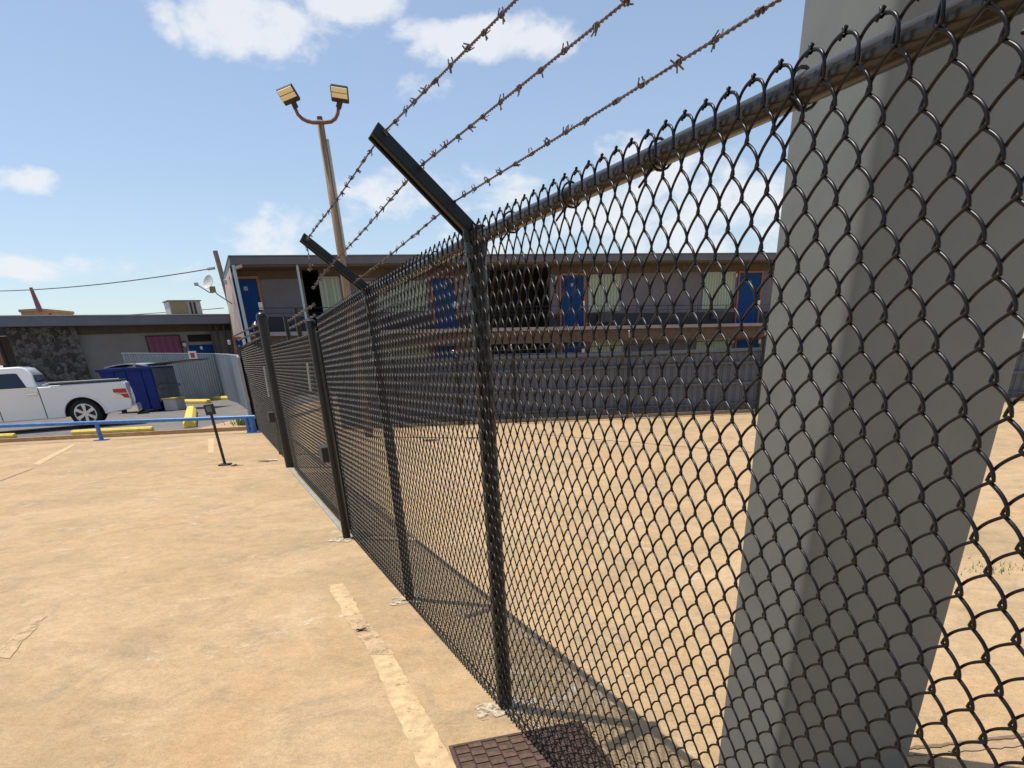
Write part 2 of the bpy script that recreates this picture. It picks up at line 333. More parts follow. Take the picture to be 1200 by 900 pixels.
# FP.w points to the left-back; the far (motel) side is -w
def fp(s, z, off=0.0): return FP.P(s, z, -off)     # off>0 = far side
S1 = FP.hit(475, 700)[0]; S2 = FP.hit(412, 630)[0]; SG = FP.hit(340, 545)[0]; SE = FP.hit(302, 503)[0]
def top(s):
    xs = [-4, -.1, S1, S2, S2+.2, SG, SE+3]; ys = [1.948, 1.962, 1.935, 1.885, 1.845, 1.82, 1.95]
    return float(np.interp(s, xs, ys))
W, HH = .0645, .0855
def chain(name, parent, s0, s1, m, sides, sub, wr, off=0.0, zlo=.02, zhi=None, B=.0075, knuckle=True, ztop=None):
    """woven wire: one flattened spiral after another, each hooked into its neighbour"""
    per = W/2; n = int((s1-s0)/per); V = []; Fc = []; base = 0
    for i in range(n+1):
        sc = s0+i*per; odd = i % 2
        tt = (ztop if ztop is not None else top(sc)+.034)
        sc_z = tt/2.024
        rows = int(round((2.024-zlo)/(HH/2)))
        # theta 0 = right extreme at top knot; each half turn drops HH/2
        start = 0 if odd else 1
        N = rows*sub
        th = np.linspace(0, rows*math.pi, N+1)+start*math.pi
        hf = np.floor(th/math.pi+1e-9); tt_ = th/math.pi-hf; kt = np.where(hf == hf[0], 1.0, 0.0); kq = .70+.28*kt; ue = (1-kq)*tt_+kq*np.sin(np.minimum(tt_/(.90-.08*kt), 1)*math.pi/2)   # leaves a hook outward, drops into the next
        gx = np.cos((hf+tt_)*math.pi)*.15+.85*(1-2*ue)*np.where(hf % 2 == 0, 1, -1)
        amp = W/4+wr*(2.1 if sub > 7 else 1.3)
        z = (2.024-np.arange(N+1)/sub*HH/2)
        # wires linger at the hooks -> elongated knots
        ph = (th/math.pi) % 1.0
        z = (z+(.045+.085*kt)*HH*np.sin(math.pi*tt_))*sc_z
        x = sc+amp*gx+np.random.RandomState(i).normal(0, .0006)
        y = -B*np.sin(th)+wr*.8*np.cos(th)
        P = FP.a[None, :]+FP.v[None, :]*x[:, None]-FP.w[None, :]*(off+y)[:, None]
        P3 = np.column_stack([P, z])
        T = np.gradient(P3, axis=0); T /= np.linalg.norm(T, axis=1)[:, None]
        nrm = np.array([*(-FP.w), 0.0]); n1 = nrm[None, :]-T*(T@nrm)[:, None]; n1 /= np.linalg.norm(n1, axis=1)[:, None]; n2 = np.cross(T, n1)
        a = 2*np.pi*np.arange(sides)/sides
        ring = P3[:, None, :]+wr*(n1[:, None, :]*np.cos(a)[None, :, None]+n2[:, None, :]*np.sin(a)[None, :, None])
        V.append(ring.reshape(-1, 3))
        idx = base+np.arange(N)[:, None]*sides; j = np.arange(sides)[None, :]; j2 = (j+1) % sides
        Fc.append(np.stack([idx+j, idx+j2, idx+sides+j2, idx+sides+j], -1).reshape(-1, 4)); base += (N+1)*sides
    V = np.concatenate(V); Fc = np.concatenate(Fc)
    if knuckle:
        mb = MB()
        for i in range(0, n):
            if i % 2 == 0: continue
            s = s0+i*per+per*.5; z = top(s)+.034
            a = Vector(fp(s-.005, z-.005, off-B)); b = Vector(fp(s+.004, z+.006, off+B*1.2))
            c1 = Vector(fp(s+.006, z-.007, off-B*.5)); d1 = Vector(fp(s-.004, z+.007, off+B*.5))
            mb.tube([a, b+(b-a)*.1], wr*1.15, 5); mb.tube([c1, d1], wr*1.15, 5)
            # closed twist at the bottom selvage
            zb = zlo+.002
            mb.tube([fp(s-.01, zb+.012, off-B), fp(s, zb-.004, off), fp(s+.01, zb+.012, off+B)], wr*1.1, 4)
        kv = np.array(mb.v); V0 = len(V); V = np.concatenate([V, kv])
        quads = [tuple(V0+q for q in f) for f in mb.f if len(f) == 4]; others = [tuple(V0+q for q in f) for f in mb.f if len(f) != 4]
        Fc = np.concatenate([Fc, np.array(quads)]) if quads else Fc
    me = bpy.data.meshes.new(name)
    me.vertices.add(len(V)); me.vertices.foreach_set('co', V.astype(np.float32).ravel())
    nf = len(Fc); me.loops.add(nf*4); me.loops.foreach_set('vertex_index', Fc.astype(np.int32).ravel())
    me.polygons.add(nf); me.polygons.foreach_set('loop_start', np.arange(nf, dtype=np.int32)*4)
    me.polygons.foreach_set('use_smooth', np.ones(nf, dtype=bool))
    me.materials.append(m); me.update(calc_edges=True)
    o = bpy.data.objects.new(name, me); COL.objects.link(o); o.parent = parent; o.matrix_parent_inverse = Matrix.Translation(parent.location).inverted()
    return o

fence = thing('chain_link_fence', 'tall black chain link fence with barbed wire arms running from the foreground to the gate', 'fence', (f0[0], f0[1], 0))
POFF = .033
SNEAR = -2.95
chain('chain_mesh', fence, SNEAR, S1, M['vinyl'], 6, 12, .0028, B=.0026)
chain('chain_mesh', fence, S1+W/2, S2-.06, M['vinyl_far'], 4, 7, .0029, B=.0022)
mb = MB(); mb.tube([fp(SNEAR, top(SNEAR), POFF), fp(0, top(0), POFF), fp(S1, top(S1), POFF), fp(S2, top(S2)-.01, POFF)], .0225, 20)
smooth_angle(mb.build('top_rail', M['rail'], fence))
mb = MB(); mb.tube([fp(SNEAR, .06, POFF-.02), fp(S2, .06, POFF-.02)], .003, 5); mb.build('tension_wire', M['vinyl_far'], fence)
POSTS = [(-2.55, .036), (0.0, .036), (S1, .034), (S2, .038)]
for s, r in POSTS:
    h = top(s)
    base = Vector(fp(s, 0, POFF if s < 3 else -.045)); 
    o = smooth_angle(MB().tube([base+Vector((0, 0, -.05)), base+Vector((0, 0, h+.012))], r, 20).build('post', M['black'], fence))
    cp = MB(); cp.tube([base+Vector((0, 0, h-.045)), base+Vector((0, 0, h+.018)), base+Vector((0, 0, h+.032))], [r+.006, r+.006, r*.6], 18)
    smooth_angle(cp.build('post_cap', M['arm'], fence))
    # splashed cement collar round the foot
    ft = MB(); ring = []
    rs = np.random.RandomState(int(s*10)+50)
    for k in range(26):
        a = 2*math.pi*k/26; rr = (.105+.028*math.sin(2*a+s*3)+.022*math.sin(5*a+s*7)+.02*rs.rand())*(1.0 if s < 3 else 1.25)
        ring.append((base.x+math.cos(a)*rr*1.25, base.y+math.sin(a)*rr*.9, .0045+.0005*(k % 3)))
    ft.v = ring+[(base.x, base.y, .012)]; ft.f = [(k, (k+1) % 26, 26) for k in range(26)]
    ft.build('footing', M['footing'], fence)
# rail ties
for s in np.arange(-2.4, 1.8, .41):
    c = Vector(fp(s, top(s), POFF)); pts = []
    for k in range(13):
        a = -2.6+k*.43; pts.append(c+Vector((*(-FP.w*(-math.cos(a)*.029)), math.sin(a)*.029)) + Vector((*(U*(k*.0012)), 0)))
    pts.append(Vector(fp(s+.03, top(s)-.055, -.004))); MB().tube(pts, .0028, 6).build('wire_tie', M['vinyl'], fence)
# barbed wire arms
def arm_point(s, x, y):
    r = ray(x, y); u = FP.v; o = FP.a+u*s
    t = o.dot(u)/r[:2].dot(u); p = r*t; return Vector((float(p[0]), float(p[1]), float(EYE+p[2])))
def barb_arm(s, tip, wires, nm='barb_arm'):
    b0 = Vector(fp(s, top(s)+.015, POFF)); d = (tip-b0).normalized(); side = Vector((*U, 0)); up = d.cross(side).normalized()
    mb = MB(); wv, hv = .030, .018
    def ringp(p, k): return [p-side*wv*k-up*hv, p+side*wv*k-up*hv, p+side*wv*k+up*hv, p-side*wv*k+up*hv]
    a = b0-d*.0; e = tip
    r0 = ringp(a, 1.1); r1 = ringp(e, .85); mb.hexa(r0+r1)
    # pressed flanges of the channel
    mb.hexa(ringp(a+up*.022, 1.0)[:4]+ringp(e+up*.022, .3)[:4]) if False else None
    for sd in (-1, 1):
        q0 = a+side*wv*1.05*sd+up*.022; q1 = e+side*wv*.8*sd+up*.022
        mb.tube([q0, q1], .006, 6)
    mb.build(nm, M['arm'], fence, bevel=.004)
    cl = MB(); cl.box(b0+Vector((0, 0, .0)), (.085, .085, .05)); cl.build('arm_socket', M['arm'], fence, bevel=.01)
tip0 = arm_point(0, 438, 151); tip1 = arm_point(S1, 354, 277)
barb_arm(0.0, tip0, None); barb_arm(S1, tip1, None)
d0 = tip0-Vector(fp(0, top(0)+.015, POFF)); d1 = tip1-Vector(fp(S1, top(S1)+.015, POFF))
tipn = Vector(fp(-2.55, top(-2.55)+.015, POFF))+d0*1.0
barb_arm(-2.55, tipn, None)
def near_wire(px0, px1):  # wire heights where the sight line crosses each arm plane
    return arm_point(0, *px0), arm_point(S1, *px1)
WA = [((449, 156), (358, 283)), ((490, 197), (386, 313)), ((533, 236), (414, 332))]
def barbed(pts, step=.115, parent=fence, r=.0018, seed=0, tw=.03):
    mb = MB(); rnd = random.Random(seed); P = [Vector(p) for p in pts]
    acc = [0]; 
    for i in range(1, len(P)): acc.append(acc[-1]+(P[i]-P[i-1]).length)
    L = acc[-1]
    def pos(t):
        for i in range(1, len(P)):
            if t <= acc[i] or i == len(P)-1:
                k = (t-acc[i-1])/(acc[i]-acc[i-1]); return P[i-1].lerp(P[i], k), (P[i]-P[i-1]).normalized()
    n = int(L/.0075)
    for ph in (0, math.pi):
        q = []
        for i in range(n+1):
            p, d = pos(L*i/n); sd = d.cross(Vector((0, 0, 1))).normalized(); up = sd.cross(d)
            a = 2*math.pi*(L*i/n)/tw+ph; q.append(p+(sd*math.cos(a)+up*math.sin(a))*r*1.05)
        mb.tube(q, r, 5)
    t = .03
    while t < L-.03:
        p, d = pos(t); sd = d.cross(Vector((0, 0, 1))).normalized(); up = sd.cross(d)
        for k in range(2):
            a0 = rnd.uniform(0, 6.28); q = []
            for j in range(11):
                a = a0+j*.9; q.append(p+d*((j-5)*.0012+(k-.5)*.008)+(sd*math.cos(a)+up*math.sin(a))*r*2.3)
            e0 = (q[0]-p); e0 -= d*e0.dot(d); e1 = (q[-1]-p); e1 -= d*e1.dot(d)
            t0 = e0.normalized().cross(d).normalized(); t1 = -(e1.normalized().cross(d)).normalized()
            q = [q[0]+t0*.013+d*rnd.uniform(-.008, .008)]+q+[q[-1]+t1*.013+d*rnd.uniform(-.008, .008)]
            mb.tube(q, r*.9, 4)
        t += step*rnd.uniform(.85, 1.15)
    return smooth_angle(mb.build('barbed_wire', M['galv'], parent), 60)
PX_N = [(605, 0), (730, 5), (905, 5)]
def px_on_line(A, px):   # point on the sight line px nearest to fence-parallel position s=-2.55
    return arm_point(-2.55, *px)
for i, (pa, pb) in enumerate(WA):
    A, B_ = near_wire(pa, pb)
    # direction toward the near end: keep the measured slope
    # choose 3D point on sight line PX_N at the depth where offset from fence matches A
    r = ray(*PX_N[i]); offA = (np.array(A[:2])-FP.a).dot(FP.w)
    t = (FP.a+FP.w*offA).dot(FP.w)/r[:2].dot(FP.w); q = Vector((r[0]*t, r[1]*t, EYE+r[2]*t))
    far = A+(q-A)*((2.6)/max(.2, (q-A).length))
    mid = A.lerp(B_, .5)+Vector((0, 0, -.006))
    barbed([far, A, mid, B_], seed=i, step=.115)
# loose tails past the second arm, coming down to the terminal post
T2 = Vector(fp(S2, top(S2)+.02, POFF))
B0 = arm_point(S1, 358, 283); B1 = arm_point(S1, 386, 313); B2 = arm_point(S1, 414, 332)
barbed([B0, B0+Vector((.0, .05, -.10)), at(363, 318, B0.y+.25)], seed=11, step=.05)
barbed([B1, at(376, 325, B1.y+.3), at(367, 339, B1.y+.6)], seed=12, step=.05)

# ------------------------------------------------------------------ gate
gate_post = thing('gate_post', 'thick black round gate post with domed cap between the two gate leaves', 'gate post', fp(SG, 0))
pb_ = Vector(fp(SG, 0)); ptp = Vector(at(305, 374, pb_.y+.0)); ptop = Vector((pb_.x+.02, pb_.y, 2.24))
smooth_angle(MB().tube([pb_, ptop], .075, 20).build('post', M['black'], gate_post))
smooth_angle(MB().tube([ptop-Vector((0, 0, .05)), ptop, ptop+Vector((0, 0, .04)), ptop+Vector((0, 0, .065))], [.088, .09, .07, .02], 20).build('post_cap', M['black'], gate_post))
gp2 = thing('gate_post', 'slimmer black gate post with domed cap just behind the thick gate post', 'gate post', (pb_.x-.7, pb_.y+1.7, 0))
q = Vector(G(331, 532)); q2 = q.copy()
smooth_angle(MB().tube([q, (q.x, q.y, 2.2)], .065, 18).build('post', M['black'], gp2))
smooth_angle(MB().tube([(q.x, q.y, 2.16), (q.x, q.y, 2.22), (q.x, q.y, 2.27)], [.078, .078, .02], 18).build('post_cap', M['black'], gp2))
def leaf(label, s0, s1, zt, loc_s):
    t = thing('gate_leaf', label, 'gate', fp(loc_s, 0), 'chain link gate leaves')
    mbf = MB()
    for a, b in (((s0, .07), (s0, zt)), ((s1, .07), (s1, zt)), ((s0, .07), (s1, .07)), ((s0, zt), (s1, zt))):
        mbf.tube([fp(*a, .03), fp(*b, .03)], .024, 10)
    smooth_angle(mbf.build('frame', M['black'], t))
    chain('chain_mesh', t, s0, s1, M['vinyl_gate'], 3, 3, .0029, zlo=.07, knuckle=False, ztop=zt+.02)
    return t
l1 = leaf('wide chain link gate leaf with a black lock box, hung from the tall terminal post', S2+.14, SG-.75, 1.80, S2)
l2 = leaf('far chain link gate leaf with strands of barbed wire above it beyond the thick post', SG+.25, SE-.1, 1.95, SE)
def fpx(x, y, off=0.0):
    a, z = FP.hit(x, y, -off); return a, z
a, z = fpx(385, 531, -.05)
MB().slab(FP, a-.12, a+.12, z-.07, z+.07, .03, .13).build('lock_box', M['dark'], l1, bevel=.01)
a, z = fpx(363, 443, -.04); MB().tube([fp(a, z+.13, -.04), fp(a+.03, z-.12, -.05)], .010, 8).build('pull_handle', M['metal'], l1)
a, z = fpx(313, 448, -.04); MB().tube([fp(a, z+.24, -.04), fp(a-.05, z-.22, -.06)], .014, 8).build('pull_handle', M['metal'], l2)
a, z = fpx(320, 489, -.05); MB().slab(FP, a-.16, a+.16, z-.07, z+.09, .03, .13).build('lock_box', M['dark'], l2, bevel=.01)
# barbed strands above both leaves
for (pa, pb, sd) in (((303, 380), (274, 394), 21), ((304, 388), (279, 399), 22), ((305, 396), (284, 406), 23)):
    A = Vector(at(*pa, fp(SG+.3, 0)[1])); B = Vector(at(*pb, fp(SE, 0)[1])); 
    barbed([A, B], parent=l2, r=.006, step=.5, seed=sd, tw=.25)
for (pa, pb, sd) in (((368, 357), (334, 379), 31), ((369, 370), (336, 387), 32)):
    A = Vector(at(*pa, fp(S2+.1, 0)[1])); B = Vector(at(*pb, fp(S2+2.9, 0)[1]))
    barbed([A, B], parent=l1, r=.004, step=.3, seed=sd, tw=.15)
for x, y0, y1, dd in ((334, 371, 394, 2.6), (346, 361, 390, 1.7)):
    sy = fp(S2+dd, 0)[1]; A = Vector(at(x, y0, sy)); B = Vector(at(x+4, y1+6, sy)); B.x, B.y = A.x, A.y
    MB().tube([B, A], .026, 10).build('upright', M['black'], l1)
tag(MB().slab(FP, S2+.1, SG-.2, 0, .02, -.0, .05).build('gate_sill', M['kerb_grey'], None, bevel=.008), kind='structure')
# far end post joining corrugated fence
ep = Vector(fp(SE, 0)); 
ept = thing('end_post', 'black end post where the far gate leaf meets the grey corrugated fence', 'post', tuple(ep))
MB().tube([ep, (ep.x, ep.y, 2.0)], .055, 14).build('post', M['black'], ept)
MB().tube([(ep.x, ep.y, 2.0), (ep.x, ep.y, 2.05)], [.065, .02], 14).build('post_cap', M['black'], ept)

# ------------------------------------------------------------------ grate in the ground at the fence foot
gA = np.array(G(532, 878)[:2]); gB = np.array(G(640, 857)[:2]); gu = (gB-gA)/np.linalg.norm(gB-gA); gw = np.array([gu[1], -gu[0]])
gt = thing('drain_grate', 'rusty brown drain grate set in the concrete under the fence foot', 'drain grate', (float(gA[0]), float(gA[1]), 0))
def gp(u, w, z): q = gA+gu*u+gw*w; return (float(q[0]), float(q[1]), z)
mb = MB(); mb.hexa([gp(0, 0, .001), gp(.60, 0, .001), gp(.60, .4, .001), gp(0, .4, .001), gp(0, 0, .006), gp(.60, 0, .006), gp(.60, .4, .006), gp(0, .4, .006)]); mb.build('recess', M['gratehole'], gt)
mb2 = MB()
mb = MB()
for j in range(12):
    for i in range(-1, 12):
        u0 = i*.064+.003; u1 = u0+.058; u0 = max(.004, u0); u1 = min(.596, u1); w0 = j*.033+.002; tgt = mb if (i+j) % 2 else mb2
        if u1-u0 < .01 or u0 > .59: continue
        zt2 = .013 if (i+j) % 2 else .009
        tgt.hexa([gp(u0, w0, .006), gp(u1, w0, .006), gp(u1, w0+.030, .006), gp(u0, w0+.030, .006), gp(u0, w0, zt2), gp(u1, w0, zt2), gp(u1, w0+.030, zt2), gp(u0, w0+.030, zt2)])
mb.build('raised_bars', M['grate'], gt); mb2.build('sunken_bars', M['grate_low'], gt)
rim = MB()
for a_ in ((-.02, -.02, .62, -.003), (-.02, .403, .62, .42), (-.02, -.003, -.003, .403), (.603, -.003, .62, .403)):
    rim.hexa([gp(a_[0], a_[1], .0), gp(a_[2], a_[1], .0), gp(a_[2], a_[3], .0), gp(a_[0], a_[3], .0), gp(a_[0], a_[1], .011), gp(a_[2], a_[1], .011), gp(a_[2], a_[3], .011), gp(a_[0], a_[3], .011)])
rim.build('rim', M['grate_low'], gt)
mb = MB(); r_ = []
quad = [(590, 862), (612, 856), (700, 900), (735, 915)]
# ------------------------------------------------------------------ the steel column
kc = .81; cc = np.array(G(910, 880)[:2])*kc; cl = np.array(G(842, 880)[:2])*.94; cr = np.array(G(1065, 895)[:2])*.93
e1 = cl-cc; e2 = cr-cc
e2 = e2-e1*(e2.dot(e1)/e1.dot(e1))*1.0   # square the corner
col = thing('steel_column', 'broad square grey steel column rising behind the chain link mesh', 'column', (float(cc[0]), float(cc[1]), 0))
corners = [cc, cc+e2, cc+e1+e2, cc+e1]
mb = MB(); n_ = []
prof = []
for i, c_ in enumerate(corners):
    p_ = corners[i-1]; nx = corners[(i+1) % 4]; a_ = (p_-c_)/np.linalg.norm(p_-c_); b_ = (nx-c_)/np.linalg.norm(nx-c_); r = .03 if i == 0 else .012
    ctr = c_+a_*r+b_*r
    for k in range(7):
        t = k/6*math.pi/2; prof.append(ctr-b_*r*math.cos(t)-a_*r*math.sin(t))
mb.prism([tuple(p) for p in prof], lambda u, w, d: (u, w, d), 0, 6.5)
smooth_angle(mb.build('shaft', M['column'], col), 30)
bc = cc+(e1+e2)/2
MB().prism([tuple(p) for p in [cc+(e1+e2)*.5+(p-(cc+(e1+e2)*.5))*.97 for p in prof]], lambda u, w, d: (u, w, d), 6.501, 6.54).build('cap_plate', M['column'], col)

# ------------------------------------------------------------------ back fence: dark cladding with black posts in front
b0 = np.array(G(600, 495)[:2]); b1 = np.array(G(883, 483)[:2]); BP = Plane(b0, b1-b0)
aL = BP.hit(400, 503)[0]; aR2 = 14.0
ztp = lambda a: float(np.interp(a, [aL, 0, BP.hit(883, 483)[0], 14], [1.50, 1.50, 1.30, 1.15]))
bf = thing('cladding_fence', 'dark grey ribbed privacy fence across the back of the lot in front of the motel', 'fence', BP.P(0, 0))
mb = MB(); a = aL; pitch = .16
prof = []
while a < aR2:
    for da, dd in ((0, 0), (.09, 0), (.105, .022), (.145, .022)): prof.append((a+da, dd))
    a += pitch
for i in range(len(prof)-1):
    (x0, q0), (x1, q1) = prof[i], prof[i+1]; k = len(mb.v)
    mb.v += [BP.P(x0, .06, .06+q0), BP.P(x1, .06, .06+q1), BP.P(x1, ztp(x1), .06+q1), BP.P(x0, ztp(x0), .06+q0),
             BP.P(x0, .06, .075+q0), BP.P(x1, .06, .075+q1), BP.P(x1, ztp(x1), .075+q1), BP.P(x0, ztp(x0), .075+q0)]
    mb.f += [(k, k+1, k+2, k+3), (k+4, k+7, k+6, k+5)]
mb.build('panel', M['slat'], bf)
for f_, th_, m_ in ((1.0, .06, 'slat_light'), (.80, .045, 'slat'), (.48, .045, 'slat'), (.15, .045, 'slat')):
    MB().slab2(BP, aL, aR2, ztp(aL)*f_-th_/2, ztp(aR2)*f_-th_/2, ztp(aL)*f_+th_/2, ztp(aR2)*f_+th_/2, .0, .05).build('rail', M[m_], bf)
MB().slab(BP, aL, aR2, 0, .055, -.03, .12).build('plinth', M['lip'], bf)
bfx = thing('black_pipe_fence', 'row of thin black posts with two wires standing just before the dark grey fence', 'fence', BP.P(0, 0, -.2))
for x, yb, yt in ((541, 499, 418), (605, 497, 412), (735, 489, 396), (886, 484, 394), (1010, 478, 388), (1240, 470, 380), (470, 500, 420)):
    a, z = BP.hit(x, yb, -.2); h = zof(BP.P(a, 0, -.2), x, yt)
    MB().tube([BP.P(a, 0, -.2), BP.P(a, h, -.2)], .03, 10).build('post', M['black'], bfx)
    MB().tube([BP.P(a, h, -.2), BP.P(a-.02, h+.14, -.38)], .014, 6).build('barb_arm', M['metal'], bfx)
mb = MB(); mb.tube([BP.P(aL, 1.62, -.2), BP.P(aR2, 1.42, -.2)], .011, 6); mb.build('wire', M['black'], bfx)
mb = MB(); mb.tube([BP.P(aL, 1.38, -.2), BP.P(aR2, 1.18, -.2)], .008, 6); mb.build('wire', M['black'], bfx)
mb = MB(); mb.tube([BP.P(aL, .22, -.2), BP.P(aR2, .2, -.2)], .008, 6); mb.build('wire', M['black'], bfx)

# ------------------------------------------------------------------ motel (two storeys, walkway on the upper floor)
ma = np.array(at(272, 301, 36)[:2]); mb_ = np.array(at(910, 297, 48)[:2]); MP = Plane(ma, mb_-ma)
HR = 6.03; DW = 1.5
aE = MP.hit(1090, 300)[0]
zs = lambda a: 2.95-.0222*a      # walkway top falls gently to the right
motel = thing('motel_building', 'long two storey taupe motel block with blue doors and an upper walkway', 'building', MP.P(0, 0, DW))
aO0, aO1 = MP.hit(561, 345, DW)[0], MP.hit(645, 345, DW)[0]       # stair opening
aP0, aP1 = MP.hit(356, 335, DW)[0], MP.hit(376, 335, DW)[0]
segs = [(0, aP0), (aP1, aO0), (aO1, aE)]
mbw = MB()
for s0, s1 in segs: mbw.slab(MP, s0, s1, 0, HR-.36, DW, DW+.25)
mbw.build('wall', M['wall'], motel)
MB().slab(MP, 0, aE, 0, HR-.3, DW+7, DW+7.2).build('wall', M['wall'], motel)
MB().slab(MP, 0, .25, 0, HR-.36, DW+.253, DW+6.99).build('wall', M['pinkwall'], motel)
MB().slab(MP, aE-.25, aE, 0, HR-.36, DW+.253, DW+6.99).build('wall', M['wall'], motel)
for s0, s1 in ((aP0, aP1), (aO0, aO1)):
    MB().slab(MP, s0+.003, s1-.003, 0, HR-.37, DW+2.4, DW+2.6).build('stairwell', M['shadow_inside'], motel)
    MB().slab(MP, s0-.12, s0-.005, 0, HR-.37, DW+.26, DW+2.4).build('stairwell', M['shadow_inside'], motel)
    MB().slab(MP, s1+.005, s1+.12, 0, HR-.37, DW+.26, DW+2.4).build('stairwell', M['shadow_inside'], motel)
MB().slab(MP, -.15, aE+.3, HR-.32, HR, -.02, DW+7.6).build('roof', M['fascia'], motel, bevel=.02)
MB().slab(MP, -.17, aE+.32, HR+.002, HR+.05, -.05, DW+7.62).build('roof_edge', M['slat_light'], motel)
MB().slab(MP, -.1, aE+.2, HR-.40, HR-.323, .05, DW+.2).build('soffit', M['soffit'], motel)
mbu = MB()
for s0, s1 in segs: mbu.slab(MP, s0+.01, s1-.01, HR-.78, HR-.403, DW-.03, DW-.003)
mbu.build('wall_band', M['soffit'], motel)
mbd = MB()
for s0, s1 in segs: mbd.slab2(MP, s0+.01, s1-.01, zs(s0), zs(s1), zs(s0)+.72, zs(s1)+.72, DW-.02, DW-.003)
mbd.build('dado', M['shaded_dado'], motel)
MB().slab2(MP, -.02, aE, zs(0)-.17, zs(aE)-.17, zs(0), zs(aE), 0, DW-.025).build('walkway', M['slab'], motel)
MB().slab2(MP, 0, aE, zs(0)-.80, zs(aE)-.80, zs(0)-.173, zs(aE)-.173, .25, .45).build('beam', M['brickish'], motel)
# railings
rl = MB()
for hh in (1.02, .80, .62): rl.tube([MP.P(0, zs(0)+hh, .08), MP.P(aE, zs(aE)+hh, .08)], .018 if hh > 1 else .011, 6)
rl.build('railing', M['black'], motel)
for k in range(int(aE/2.2)+1):
    a = k*2.2+.1; MB().tube([MP.P(a, zs(a), .08), MP.P(a, zs(a)+1.05, .08)], .022, 6).build('railing_post', M['black'], motel)
# doors and windows: measured on the wall plane
def rect(x0, y0, x1, y1, d=DW):
    ym = (y0+y1)/2; a0 = MP.hit(x0, ym, d)[0]; a1 = MP.hit(x1, ym, d)[0]; xm = (x0+x1)/2; return a0, a1, MP.hit(xm, y1, d)[1], MP.hit(xm, y0, d)[1]
def door(x0, y0, x1, y1, zb=None, plate=True, code='', frame='orange'):
    a0, a1, z0, z1 = rect(x0, y0, x1, y1); z0 = zs(a0)+.01 if zb is None else zb; fw = .11
    d = MB().slab(MP, a0, a1, z0, z1, DW-.07, DW-.023).build('door', M['door_blue'], motel, bevel=.006)
    f = MB(); f.slab(MP, a0-fw, a0-.004, z0, z1+fw, DW-.10, DW-.025); f.slab(MP, a1+.004, a1+fw, z0, z1+fw, DW-.10, DW-.025); f.slab(MP, a0, a1, z1+.004, z1+fw, DW-.10, DW-.025)
    f.build('door_frame', M[frame], d)
    ax = a1-.14; MB().slab(MP, ax, ax+.2, z0+1.0, z0+1.32, DW-.125, DW-.102).build('lock_plate', M['white'], d)
    if plate:
        zc = z0+(z1-z0)*.80; am = (a0+a1)/2; digit(d, code, am, zc)
    MB().box(MP.P(a0-.32, z1-.12, DW-.09), (.13, .13, .2)).build('door_lamp', M['dish'], motel, bevel=.02)
    return d
SEG = {'0': 'abcdef', '1': 'bc', '2': 'abged', '3': 'abgcd', '4': 'fgbc', '5': 'afgcd', '6': 'afgedc', '7': 'abc', '8': 'abcdefg', '9': 'abcfgd'}
def digit(par, code, am, zc, w=.06, h=.13, pl=None, d=DW-.078):
    mb = MB(); x = am-(len(code)*w*1.5)/2
    for ch in code:
        L = {'a': ((0, h), (w, h)), 'b': ((w, h), (w, h/2)), 'c': ((w, h/2), (w, 0)), 'd': ((0, 0), (w, 0)), 'e': ((0, 0), (0, h/2)), 'f': ((0, h/2), (0, h)), 'g': ((0, h/2), (w, h/2))}
        for s in SEG[ch]:
            (u0, v0), (u1, v1) = L[s]; t = .010
            mb.slab(MP, x+min(u0, u1)-t, x+max(u0, u1)+t, zc+min(v0, v1)-t, zc+max(v0, v1)+t, d, d+.006)
        x += w*1.5
    if mb.v: mb.build('door_number', M['white'], par)
def window(x0, y0, x1, y1, m='curtain_green', zz=None):
    a0, a1, z0, z1 = rect(x0, y0, x1, y1)
    if zz: z0, z1 = zz
    f = MB(); t = .06
    f.slab(MP, a0-t, a0, z0-t, z1+t, DW-.06, DW-.022); f.slab(MP, a1, a1+t, z0-t, z1+t, DW-.06, DW-.022); f.slab(MP, a0, a1, z1, z1+t, DW-.06, DW-.022); f.slab(MP, a0, a1, z0-t, z0, DW-.06, DW-.022)
    am = (a0+a1)/2; f.slab(MP, am-.02, am+.02, z0, z1, DW-.055, DW-.03)
    if not zz:
        ub = MB().slab(MP, am-.45, am+.45, z0-.62, z0-.12, DW-.30, DW-.024).build('room_air_conditioner', M['fascia'], motel, bevel=.02)
        gr = MB()
        for q_ in range(7): gr.slab(MP, am-.40, am+.40, z0-.57+q_*.06, z0-.545+q_*.06, DW-.312, DW-.302)
        gr.build('grille', M['dark'], ub)
    fo = f.build('window', M['winframe'], motel)
    MB().slab(MP, a0+.002, a1-.002, z0+.002, z1-.002, DW-.028, DW-.0235).build('pane', M[m], fo)
    return fo
door(278, 327, 306, 388, code='20')
window(377, 326, 398, 364)
window(430, 331, 499, 364)
door(508, 326, 534, 384, code='21')
door(657, 323, 683, 381, code='22')
window(690, 323, 726, 364)
window(824, 320, 859, 361)
door(864, 320, 889, 378, code='23')
window(935, 318, 975, 360); door(985, 316, 1012, 375, code='24')
for x0, x1 in ((279, 307), (509, 535), (658, 683), (861, 888)):
    a0 = rect(x0, 396, x1, 420)[0]; door(x0, 397, x1, 430, zb=.05, plate=False)
for x0, x1 in ((432, 500), (692, 728), (816, 855)): window(x0, 398, x1, 420, zz=(.95, 2.0))
